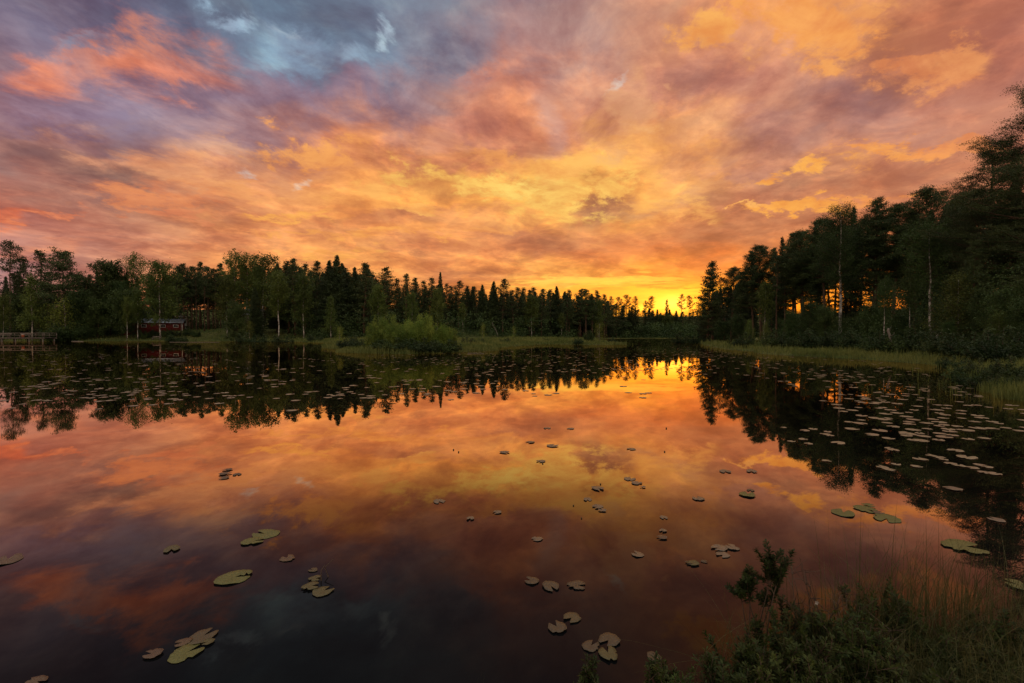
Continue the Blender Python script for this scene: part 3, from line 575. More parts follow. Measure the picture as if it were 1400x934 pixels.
# ---------------------------------------------------------------- right bank
RB = [('near_pine4', 968, 372, 84, 1.0, 'pine leaning over the water at the left end of the right wood'), ('pine2', 975, 358, 88, 1.25, 'tall pine topping the left end of the right wood'), ('near_pine3', 1000, 366, 84, 1.1, None), ('near_pine4', 1012, 372, 80, .8, None), ('near_pine2', 1030, 344, 78, 1.0, None), ('near_pine3', 1042, 335, 75, 1.1, None),
 ('near_pine2', 1056, 340, 74, 1.0, None), ('near_spruce', 1068, 328, 72, 1.0, None), ('near_pine2', 1085, 319, 69, 1.1, None), ('near_pine3', 1100, 316, 66, 1.1, None), ('near_spruce', 1118, 304, 64, .9, None), ('near_pine3', 1131, 298, 62, 1.1, None), ('near_birch', 1150, 280, 56, 1.1, 'tallest birch of the right wood with a long pale trunk before the glowing gap'), ('near_spruce', 1165, 287, 62, .9, None),
 ('near_pine2', 1196, 273, 56, 1.25, 'wide dark pine right of the tallest birch'), ('near_pine3', 1226, 278, 54, 1.1, None), ('near_pine2', 1250, 290, 56, 1.1, None), ('near_pine3', 1276, 256, 52, 1.05, None), ('near_birch2', 1274, 300, 42, 1.0, 'birch with a thick white trunk near the leaning dead stem'), ('near_pine2', 1302, 272, 46, 1.2, None), ('near_pine4', 1322, 262, 44, .9, None),
 ('near_pine', 1350, 198, 40, 1.12, 'big spreading pine next to the highest one at the right'), ('near_pine', 1410, 116, 37, 1.15, 'highest pine, rising out of frame at the right edge'), ('near_pine4', 1385, 260, 38, .9, 'dark pine under the highest pine at the right edge'), ('near_pine4', 1330, 330, 37, .75, None), ('near_pine4', 1440, 250, 30, .9, 'dark pine just off the right edge'),
 ('near_birch2', 1209, 378, 44, .7, 'thin pale-stemmed birch with a sparse low crown'), ('near_birch2', 1246, 365, 44, .7, 'straight grey-stemmed birch between two pale birches'), ('birch2', 1045, 385, 66, 1.0, 'slender white-stemmed birch in the left part of the right wood')]
for k, px, top, Y, w, lab in RB: tree(k, px, top, Y, w, lab, zone='on the skyline of the right wood')
for px, top, Y, k, w, lab in [(1025, 437, 62, 'near_young', .8, 'small grey-green sapling at the left of the right bank'), (1047, 440, 58, 'near_young', .8, 'second small sapling on the right bank'), (1080, 425, 60, 'near_alder', 1.0, 'dark alder bush left of the glowing gap'), (1105, 412, 56, 'near_alder', 1.15, 'big dark alder below the glowing gap'), (1128, 418, 54, 'near_alder', 1.1, 'dark alder left of the tallest birch'),
    (1168, 432, 52, 'near_alder', 1.1, 'dark alder right of the tallest birch'), (1190, 415, 50, 'near_alder', 1.1, 'leafy dark alder before the wide pine'), (1228, 428, 46, 'near_alder', 1.0, 'dark alder between the pale birches'), (1258, 440, 42, 'near_alder', 1.0, 'low alder left of the thick white trunk'), (1312, 372, 37, 'near_young', 1.1, 'light green birch bush right of the white trunk'), (1345, 395, 35, 'near_alder', 1.0, 'dark alder under the spreading pine'), (1385, 390, 31, 'near_alder', 1.0, 'dark alder at the right edge of the wood'), (1366, 425, 30, 'near_young', 1.0, 'low light bush before the wood at the right edge'), (1420, 400, 28, 'near_alder', 1.2, 'dark alder cut by the right edge'),
    (1300, 438, 36, 'near_alder', .9, 'low dark alder beside the leaning dead stem'), (1010, 430, 70, 'near_alder', 1.0, 'dark alder at the far end of the right bank'), (985, 438, 80, 'near_alder', 1.1, 'dark bush under the leaning pine')]:
    tree(k, px, top, Y, w, lab)
for px, top, Y in [(1015, 456, 52), (1062, 452, 47), (1090, 453, 44), (1120, 450, 42), (1150, 452, 40), (1180, 450, 37), (1205, 455, 33), (1235, 452, 32), (1262, 450, 31), (1295, 452, 28), (1330, 452, 26), (1365, 450, 24), (1345, 492, 16), (1375, 498, 14.5), (1398, 490, 14), (1322, 498, 17), (1335, 505, 15.2), (1352, 510, 14.2), (1368, 514, 13.6), (1388, 516, 13.2), (1405, 512, 12.9), (1290, 490, 24), (1310, 488, 21), (1265, 482, 28), (940, 455, 90), (957, 458, 84), (1135, 455, 45)]:
    tree('lowbush', px, top, Y, 1.1, zone='at the foot of the right wood and bank')
# ---------------------------------------------------------------- trees filling the wood behind the skyline rows
def fill(n, pxa, pxb, Ya, Yb, hmin, hmax, keys, margin, group, label, w=1.05):
    sky = sorted((T['px'], T['top']) for T in FILLTOP)
    for q in range(n):
        px = pxa + (pxb - pxa) * (q + random.random()) / n; f = (px - pxa) / (pxb - pxa); Y = Ya + (Yb - Ya) * f + random.uniform(3, 22)
        key = random.choice(keys); h = random.uniform(hmin, hmax) + (hmax * .0)
        x = (px - 700) / F * Y; z = gz(x, Y); tz = z + h
        lim = np.interp(px, [a for a, b in LIMS], [b for a, b in LIMS]) + margin
        topy = 457 - (tz - 1.6) / Y * F
        topy = max(topy, lim + random.uniform(0, 10))
        tree(key, px, topy, Y, w, label, group=group)
FILLTOP = []
LIMS = [(-40, 356), (30, 364), (60, 392), (120, 384), (150, 365), (230, 368), (300, 366), (330, 352), (400, 362), (500, 366), (540, 384), (600, 388), (700, 396), (820, 402), (840, 420), (950, 428), (975, 385), (1000, 375), (1060, 345), (1150, 305), (1200, 290), (1280, 275), (1340, 240), (1440, 180)]
fill(26, -40, 240, 122, 124, 15, 20, PN + SP + ['alder0'], 8, 'trees filling the wood behind the left shore', 'dark tree filling the wood behind the left shore')
fill(34, 205, 400, 130, 124, 16, 21, PN, 5, 'pines filling the wood right of the cabin', 'dark pine filling the wood right of the cabin')
fill(44, 385, 640, 124, 134, 14, 20, PN + SP + ['pine4'], 5, 'conifers filling the wood behind the willow island', 'dark conifer filling the wood behind the willow island')
fill(40, 636, 836, 138, 172, 14, 20, SP + PN[1:3], 3, 'conifers filling the middle shore', 'dark conifer filling the wood of the middle shore')
fill(24, 372, 640, 122, 132, 16, 20, PN, 1, 'pines close behind the skyline above the willow island', 'dark pine close behind the skyline above the willow island', 1.35)
fill(24, 640, 832, 136, 168, 16, 20, SP[:3] + PN[:3], 0, 'conifers close behind the middle skyline', 'dark conifer close behind the skyline of the middle shore', 1.35)
fill(12, 1180, 1440, 60, 42, 14, 20, PN + SP, 10, 'conifers filling the right wood', 'dark conifer deep in the right wood')
fill(16, 958, 1062, 92, 80, 10, 14, PN + SP, 10, 'conifers filling the left end of the right wood', 'dark conifer deep in the left end of the right wood')
# bare trunks under the crowns of the glowing gap
for px in (1062, 1074, 1090, 1097, 1109, 1121, 1136, 1143, 1158, 1170, 1176):
    tree(random.choice(['near_pine3', 'pine_open2']), px, np.interp(px, [a for a, b in LIMS], [b for a, b in LIMS]) + random.uniform(2, 16), 64 + random.uniform(0, 12), .95, zone='standing in the glowing gap')
ORD = 'first second third fourth fifth sixth seventh eighth ninth tenth eleventh twelfth thirteenth fourteenth fifteenth sixteenth seventeenth eighteenth nineteenth twentieth twenty-first twenty-second twenty-third twenty-fourth twenty-fifth twenty-sixth twenty-seventh twenty-eighth twenty-ninth thirtieth'.split()
zz = {}
for T in TREES:
    if T['label'] is None: zz.setdefault((T['zone'], T['kd']), []).append(T)
for (zone, kd), L in zz.items():
    L.sort(key=lambda T: T['px'])
    for k_, T in enumerate(L):
        T['o']['label'] = f"{ORD[k_]} {CAT[kd]} from the left {zone}" if len(L) > 1 else f"only {CAT[kd]} of its kind {zone}"
        T['o']['group'] = f"{CAT[kd]}s {zone}"

# dead stems on the right bank
def stem(name, px0, py0, Y0, px1, py1, r0, label, Y1=None):
    a = at_depth(px0, py0, Y0); b = at_depth(px1, py1, Y1 or Y0); g = np.random.default_rng(int(px0)); mb = MB()
    tt = np.linspace(0, 1, 8)[:, None]; p_ = a + (b - a) * tt + g.normal(size=(8, 3)) * .04; p_ -= a
    mb.tube(p_, np.linspace(r0, r0 * .5, 8), 8)
    for q in range(3):
        s = p_[3 + q]; mb.tube(bent(s, g.normal(size=3) + np.array([0, 0, .4]), .5, 3, 0, g), (.02, .015, .01, .005), 4)
    o = link(name, mb.mesh(name, M['dead'], True)); o.location = a; tag(o, label, 'dead tree')
stem('dead_stem', 1266, 473, 36, 1305, 440, .10, 'grey dead stem leaning right against the thick white birch', 38)
stem('dead_stem', 1219, 474, 32, 1213, 450, .11, 'short broken pale stump standing in the grass of the right bank')
stem('dead_stem', 681, 459, 100, 673, 441, .06, 'thin pale dead stem leaning at the far wood edge')

# ------------------------------------------------------------------ undergrowth and sedge (uncountable)
def scatter(n, lo, hi, azr, smin, smax, rr_):
    a = rng.uniform(math.tan(R(azr[0])), math.tan(R(azr[1])), n); Yv = np.exp(rng.uniform(math.log(lo), math.log(hi), n)); x = a * Yv; s = sdist(x, Yv)
    k = (s > smin) & (s < smax); return x[k], Yv[k], s[k]
mb = MB()
x, y, s = scatter(60000, 28, 230, (-48, 50), 9, 40, None)
# only where the wood stands: behind the first tree row
rowpx = [-60, 0, 240, 300, 500, 620, 700, 830, 950, 975, 1100, 1200, 1300, 1400, 1500]; rowY = [114, 114, 124, 112, 112, 118, 132, 158, 196, 80, 56, 46, 37, 30, 26]
px = 700 + F * x / y; k = y > np.interp(px, rowpx, rowY); x, y, s = x[k], y[k], s[k]
k = np.exp(-((x + 70) / 16) ** 2 - ((y - 122) / 10) ** 2) < .3; x, y = x[k], y[k]
px = 700 + F * x / y; depth = y - np.interp(px, rowpx, rowY); k = depth < 30; x, y = x[k][:9000], y[k][:9000]
xe = rng.uniform(.10, .40, 1500); ye = rng.uniform(186, 222, 1500); xe = xe * ye; ke = sdist(xe, ye) > 1.0; x = np.concatenate([x, xe[ke]]); y = np.concatenate([y, ye[ke]]); px = 700 + F * x / y; k = np.ones(len(x), bool)
zg = height(x, y); n = 30
C = np.repeat(np.column_stack([x, y, zg + rng.uniform(0, 1, len(x)) ** 2 * np.where((px > 1055) & (px < 1190), 2.0, 5.5)]), n, 0); rb = np.repeat(rng.uniform(.5, 1.5, len(x)), n)[:, None]
C = C + rng.normal(size=C.shape) * rb * np.array([.8, .8, .55]); C[:, 2] = np.abs(C[:, 2] - C[:, 2].min() * 0) + .1
mb.leaves(C, np.clip(.0030 * C[:, 1], .12, .50), 1.5)
tag(link('undergrowth', mb.mesh('undergrowth', M['undergrowth'])), 'dark leafy undergrowth along the forest floor', None, None, 'stuff')

def blades(x, y, z, h, w, lean=.25, g=rng):
    n = len(x); B = np.column_stack([x, y, z]); a = g.uniform(0, 6.283, n); l = np.abs(g.normal(size=n)) * lean
    T1 = B + np.column_stack([np.cos(a) * l * h * .35, np.sin(a) * l * h * .35, h * .6]); T2 = B + np.column_stack([np.cos(a) * l * h, np.sin(a) * l * h, h * (1 - .25 * l)])
    b = g.uniform(0, 6.283, n); wv = np.column_stack([np.cos(b) * w / 2, np.sin(b) * w / 2, np.zeros(n)])
    V = np.stack([B - wv, B + wv, T1 + wv * .8, T1 - wv * .8, T2], 1).reshape(-1, 3); k = np.arange(n)[:, None] * 5
    return V, k + np.array([[3, 2, 4]]), k + np.array([[0, 1, 2, 3]])
mb = MB()
for (n, lo, hi, azr, smin, smax, hm) in [(150000, 30, 215, (-50, 52), -.3, 24, .62), (90000, 9, 60, (30, 52), -.25, 18, .42), (90000, 38, 110, (-25, 18), -1.0, 40, .55)]:
    x, y, s = scatter(n, lo, hi, azr, smin, smax, None); px = 700 + F * x / y
    k = y < np.interp(px, rowpx, rowY) + 12; x, y, s = x[k], y[k], s[k]
    pat = .75 + .35 * np.sin(x * .6 + 2 * np.sin(y * .35)) * np.sin(y * .5); h = hm * rng.uniform(.5, 1.35, len(x)) * pat
    V, T, Q = blades(x, y, np.maximum(height(x, y), -.05) - .03, h, np.clip(.0011 * y, .010, .12)); mb.add(V, T, Q)
tag(link('sedge_grass', mb.mesh('sedge_grass', M['sedge'])), 'tall sedge and grass on the lake margins', None, None, 'stuff')
# sparse reeds standing in the shallows
mb = MB(); x, y, s = scatter(26000, 11, 120, (-20, 50), -3.0, 0.1, None); k = rng.uniform(size=len(x)) < np.exp(s * 1.4) * .4; x, y = x[k], y[k]
V, T, Q = blades(x, y, np.full(len(x), -.05), rng.uniform(.12, .42, len(x)), np.clip(.0007 * y, .005, .05), .2); mb.add(V, T, Q)
tag(link('reeds', mb.mesh('reeds', M['sedge'])), 'thin reeds standing in the shallow water', None, None, 'stuff')

# ------------------------------------------------------------------ red cabin
M['red'] = solid('red_boards', (.085, .011, .009), (.14, .019, .014), 3, .85, stretch=(9, 9, .4), bump=.4)
M['white'] = solid('white_paint', (.52, .50, .46), (.70, .68, .64), 4, .6)
M['metal'] = solid('roof_metal', (.16, .19, .22), (.24, .27, .30), 2, .45, .5)
M['glass'] = solid('dark_glass', (.015, .018, .02), (.03, .03, .035), 2, .08, spec=.8)
M['wood'] = solid('weathered_wood', (.075, .062, .052), (.16, .135, .115), 5, .85, stretch=(.6, 6, 6), bump=.3)
M['stone'] = solid('pale_stone', (.26, .24, .22), (.42, .39, .36), 6, .9)
M['orange'] = solid('orange_plastic', (.20, .05, .018), (.26, .065, .022), 5, .5)
CY = 124.0
def cabin(px0, px1, eave, floor_, ridge, depth, label, name='red_cabin', Y=CY, wallm='red', roofm='metal', wins=(), turn=0.0, L=None):
    a = at_depth(px0, floor_, Y); b = at_depth(px1, eave, Y); e_ = at_depth(px1, floor_, Y); Hh = b[2] - e_[2]; rz = at_depth(px1, ridge, Y)[2] - e_[2]; L = L or b[0] - a[0]
    r = root(name, label, 'cabin', (b[0] - L * math.cos(turn), Y - L * math.sin(turn), e_[2]), turn)
    mb = MB(); mb.box((0, 0, -.9), (L, depth, Hh)); 
    mb.add([(0, 0, Hh), (0, depth, Hh), (0, depth / 2, rz - .06), (L, 0, Hh), (L, depth, Hh), (L, depth / 2, rz - .06)], [(0, 2, 1), (3, 4, 5)]); link('wall', mb.mesh('cabin_wall', M[wallm]), r)
    mb = MB(); o_ = .35; t_ = .07
    sl = (rz - Hh) / (depth / 2)
    for s_ in (0, 1):
        ya, yb = (-o_, depth / 2) if s_ == 0 else (depth + o_, depth / 2); za, zb = Hh - sl * o_, rz
        V = [(-o_, ya, za), (L + o_, ya, za), (L + o_, yb, zb), (-o_, yb, zb)]; V = V + [(p[0], p[1], p[2] + t_) for p in V]
        mb.add(V, None, [(0, 1, 2, 3), (4, 7, 6, 5), (0, 4, 5, 1), (1, 5, 6, 2), (2, 6, 7, 3), (3, 7, 4, 0)])
    link('roof', mb.mesh('cabin_roof', M[roofm]), r)
    for x_ in (0, L):
        mb = MB(); mb.box((x_ - .09, -.03, -.3), (x_ + .09, .03, Hh - .02)); link('corner_board', mb.mesh('corner_board', M['white']), r)
    for wx, wz, ww, wh in wins:
        mb = MB()
        for lo, hi in (((wx, -.05, wz), (wx + ww, -.003, wz + .1)), ((wx, -.05, wz + wh - .1), (wx + ww, -.003, wz + wh)), ((wx, -.048, wz + .1), (wx + .1, -.003, wz + wh - .1)), ((wx + ww - .1, -.048, wz + .1), (wx + ww, -.003, wz + wh - .1))): mb.box(lo, hi)
        f = link('window', mb.mesh('window_frame', M['white']), r); mb = MB(); mb.box((wx + .1, -.025, wz + .1), (wx + ww - .1, -.004, wz + wh - .1)); link('pane', mb.mesh('window_pane', M['glass']), f)
    return r
cabin(169, 249, 441.2, 453, 436.3, 4.6, 'long low red cabin with a grey metal roof on the grassy bank', wins=((7.4, .95, 1.1, .75), (10.1, .95, 1.1, .75), (3.5, .95, 1.1, .75)), turn=R(27), L=12.0, Y=124)
# small light hut with a flat projecting roof behind the cabin
a = at_depth(244, 441, 131); r = root('flat_roofed_hut', 'small pale hut with a flat projecting roof behind the red cabin end', 'hut', tuple(a))
mb = MB(); mb.box((0, 0, -2.5), (1.9, 2.0, 1.25)); link('wall', mb.mesh('hut_wall', M['white']), r)
mb = MB(); mb.box((-.5, -.7, 1.45), (2.5, 2.5, 1.72)); link('roof', mb.mesh('hut_roof', M['stone']), r)
for x_ in (.05, 1.85):
    mb = MB(); mb.box((x_ - .06, .1, 1.25), (x_ + .06, .22, 1.45)); link('post', mb.mesh('hut_post', M['wood']), r)
cabin(331, 352, 429, 437, 422, 4, 'bluish-roofed hut half hidden among the trees behind the birches', 'grey_hut', 117, 'wood', 'metal')
a = at_depth(247.5, 455, 118); mb = MB(); mb.tube([(0, 0, -.3), (0, 0, 2.4), (0, 0, 4.6)], (.06, .055, .045), 8)
r = root('lamp_post', 'thin dark lamp post standing at the right end of the red cabin', 'lamp post', tuple(a)); link('pole', mb.mesh('lamp_pole', M['wood'], True), r)
mb = MB(); mb.beam((-.35, 0, 4.6), (.35, 0, 4.6), .08, .07); link('lamp_arm', mb.mesh('lamp_arm', M['wood']), r)
a = at_depth(207, 459, 112.5); z_ = gz(a[0], a[1]); r = root('bench', 'little weathered bench on the grass before the red cabin', 'bench', (a[0], a[1], z_), .1)
mb = MB(); mb.box((0, 0, .40), (1.9, .42, .47)); link('seat', mb.mesh('bench_seat', M['dead']), r)
mb = MB(); mb.box((0, .44, .62), (1.9, .49, .85)); mb.box((.1, .425, .3), (.18, .44, .85)); mb.box((1.72, .425, .3), (1.8, .44, .85)); link('backrest', mb.mesh('bench_back', M['dead']), r)
for x_ in (.12, 1.7):
    mb = MB(); mb.box((x_, .03, -.05), (x_ + .09, .40, .398)); link('leg', mb.mesh('bench_leg', M['wood']), r)

# wooden jetty at the left
JY = 100.0; a = at_depth(-20, 463.6, JY); b = at_depth(60, 463.6, JY); L = b[0] - a[0]; dz = .85
r = root('wooden_jetty', 'grey wooden jetty with railing and benches at the left edge', 'jetty', (a[0], JY, 0))
mb = MB()
for q in range(int(L / .3)): mb.box((q * .3, 0, dz), (q * .3 + .27, 3.0, dz + .06))
mb.box((0, .05, dz - .2), (L, .15, dz - .003)); mb.box((0, 2.8, dz - .2), (L, 2.9, dz - .003)); link('deck', mb.mesh('jetty_deck', M['wood']), r)
for q in range(5):
    for y_ in (.2, 2.65):
        x_ = .4 + q * (L - .8) / 4; mb = MB(); mb.tube([(x_, y_, -1.2), (x_, y_, dz - .205)], .11, 8); link('pile', mb.mesh('jetty_pile', M['wood'], True), r)
mb = MB()
for q in range(9): x_ = .1 + q * (L - .2) / 8; mb.box((x_ - .05, .0 + 2.85, dz + .06), (x_ + .05, 2.95, dz + 1.0))
mb.beam((0, 2.84, dz + .98), (L, 2.84, dz + .98), .05, .13); mb.beam((0, 2.825, dz + .55), (L, 2.825, dz + .55), .04, .11)
mb.beam((L - .08, 2.8, dz + .98), (L - .08, .1, dz + .98), .05, .13); mb.box((L - .13, .1, dz + .062), (L - .03, .2, dz + .92)); link('railing', mb.mesh('jetty_railing', M['wood']), r)
for bx in (1.0, 5.2):
    a2 = (a[0] + bx, JY + 1.6, dz + .062); rr2 = root('jetty_bench', 'long bench on the jetty deck, ' + ('left' if bx < 2 else 'right') + ' of the orange box', 'bench', a2)
    mb = MB(); mb.box((0, 0, .42), (2.4, .4, .47)); link('seat', mb.mesh('jb_seat', M['wood']), rr2); mb = MB(); mb.box((0, .42, .6), (2.4, .46, .85)); mb.box((.2, .405, .3), (.28, .419, .85)); mb.box((2.1, .405, .3), (2.18, .419, .85)); link('backrest', mb.mesh('jb_back', M['wood']), rr2)
    for x_ in (.15, 2.15):
        mb = MB(); mb.box((x_, .02, 0), (x_ + .08, .38, .418)); link('leg', mb.mesh('jb_leg', M['wood']), rr2)
mb = MB(); mb.box((0, 0, 0), (.35, .3, .62)); mb.box((.36, .02, .0), (.40, .28, .55))
bx_ = at_depth(30, 463, JY + .6); r = root('rescue_box', 'orange rescue gear box standing on the jetty', 'box', (bx_[0], JY + .5, dz + .062)); link('body', mb.mesh('rescue_box', M['orange']), r)
mb = MB(); mb.box((-.03, -.03, .623), (.43, .33, .68)); link('lid', mb.mesh('rescue_lid', M['white']), r)
def log(px0, px1, py, r_, label, zl=.03):
    a = on_level(px0, py, zl); b = on_level(px1, py + .3, zl); mb = MB(); mb.tube([(0, 0, 0), tuple((b - a) / 2 + np.array([0, .1, .01])), tuple(b - a)], (r_, r_ * .9, r_ * .7), 8); o = link('floating_log', mb.mesh('floating_log', M['dead'], True)); o.location = a; tag(o, label, 'log')
log(98, 114, 466.8, .09, 'pale floating log on the water right of the jetty')
log(640, 662, 483, .022, 'thin grey log lying in the water right of the willow island')
log(232, 300, 467.8, .035, 'long pale log along the waterline before the meadow')

# ------------------------------------------------------------------ lily pads
def padmat(name, c1, c2, c3, spec=.35):
    m, t = mat(name); tc = t.n('ShaderNodeTexCoord').outputs['Object']; oi = t.n('ShaderNodeObjectInfo').outputs['Random']
    sp = t.n('ShaderNodeSeparateXYZ', ins={0: tc}); ang = t.math('ARCTAN2', sp.outputs[1], sp.outputs[0])
    vein = t.math('POWER', t.math('ABSOLUTE', t.math('SINE', t.math('MULTIPLY', ang, 9))), 10)
    nz = t.noise(tc, 6, 4, .6).outputs['Fac']; col = t.mix(t.mr(nz, .35, .65), c4(c1), c4(c2)); col = t.mix(t.mr(oi, .35, 1.0), col, c4(c3)); col = t.mix(t.math('MULTIPLY', vein, .25), col, c4(tuple(v * 1.5 for v in c1)))
    col = t.mix(t.mr(t.noise(tc, 14, 2, .5).outputs['Fac'], .66, .72), col, c4((.05, .028, .014)))
    p = t.n('ShaderNodeBsdfPrincipled', ins={'Base Color': col, 'Roughness': .45, 'Specular IOR Level': spec})
    t.t.links.new(t.n('ShaderNodeBump', ins={'Strength': .4, 'Distance': .01, 'Height': t.math('ADD', nz, t.math('MULTIPLY', vein, .5))}).outputs[0], p.inputs['Normal'])
    t.t.links.new(p.outputs[0], t.out.inputs[0]); return m
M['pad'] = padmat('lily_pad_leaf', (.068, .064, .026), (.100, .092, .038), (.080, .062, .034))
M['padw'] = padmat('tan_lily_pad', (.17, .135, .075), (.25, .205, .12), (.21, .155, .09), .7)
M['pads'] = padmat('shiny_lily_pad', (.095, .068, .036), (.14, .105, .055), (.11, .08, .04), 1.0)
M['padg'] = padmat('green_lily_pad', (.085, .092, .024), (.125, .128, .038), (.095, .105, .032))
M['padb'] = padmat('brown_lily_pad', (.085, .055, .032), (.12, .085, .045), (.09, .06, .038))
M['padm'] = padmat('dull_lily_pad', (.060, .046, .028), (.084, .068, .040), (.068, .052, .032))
def pad_np(seed, n=40):
    g = np.random.default_rng(seed); notch = g.uniform(.22, .42); th = np.linspace(notch, 2 * math.pi - notch, n)
    rad = 1 + .05 * np.sin(th * 3 + g.uniform(0, 6)) + .025 * np.sin(th * 7 + g.uniform(0, 6)) + g.normal(size=n) * .012; rad[[0, -1]] *= .93
    for _ in range(g.integers(0, 4)): b = g.integers(3, n - 3); rad[b:b + g.integers(1, 3)] *= g.uniform(.72, .93)
    ell = g.uniform(.82, .95)
    zo = np.maximum(0, .06 * np.sin(th * 2 + g.uniform(0, 6)) + .03 * np.sin(th * 5 + g.uniform(0, 6)))
    outer = np.column_stack([np.cos(th) * rad, np.sin(th) * rad * ell, .03 + zo]); mid = np.column_stack([np.cos(th) * rad * .6, np.sin(th) * rad * ell * .6, .028 + zo * .15]); c = np.array([[.08, 0, .02]])
    top = np.vstack([c, mid, outer]); bot = top - np.array([0, 0, .016]); N = len(top); V = np.vstack([top, bot]); T = []; Q = []
    for q in range(n - 1):
        T += [(0, 1 + q, 2 + q), (N, N + 2 + q, N + 1 + q)]; Q += [(1 + q, 1 + n + q, 2 + n + q, 2 + q), (N + 1 + q, N + 2 + q, N + 2 + n + q, N + 1 + n + q), (1 + n + q, N + 1 + n + q, N + 2 + n + q, 2 + n + q)]
    return V, T, Q
PADS = [[mesh_np('lily_pad', *pad_np(s), (M[mm],), True) for s in range(200, 212)] for mm in ('pad', 'padg', 'padb', 'padm', 'padw', 'pads')]
npad = 0
def pad(px, py, w, label=None, group=None, cls=0, tilt=0.0, z=0.0, rz=None):
    global npad
    p = on_level(px, py, 0.01); r_ = w / F * p[1] / 2 * 1.0
    o = link('lily_pad', random.choice(PADS[cls])); o.location = (p[0], p[1], .004 + z); o.scale = (r_, r_, min(r_, .05)); o.rotation_euler = (random.uniform(-tilt, tilt), random.uniform(-tilt, tilt), random.uniform(0, 6.28) if rz is None else rz)
    tag(o, label, 'lily pad', group); npad += 1; return o
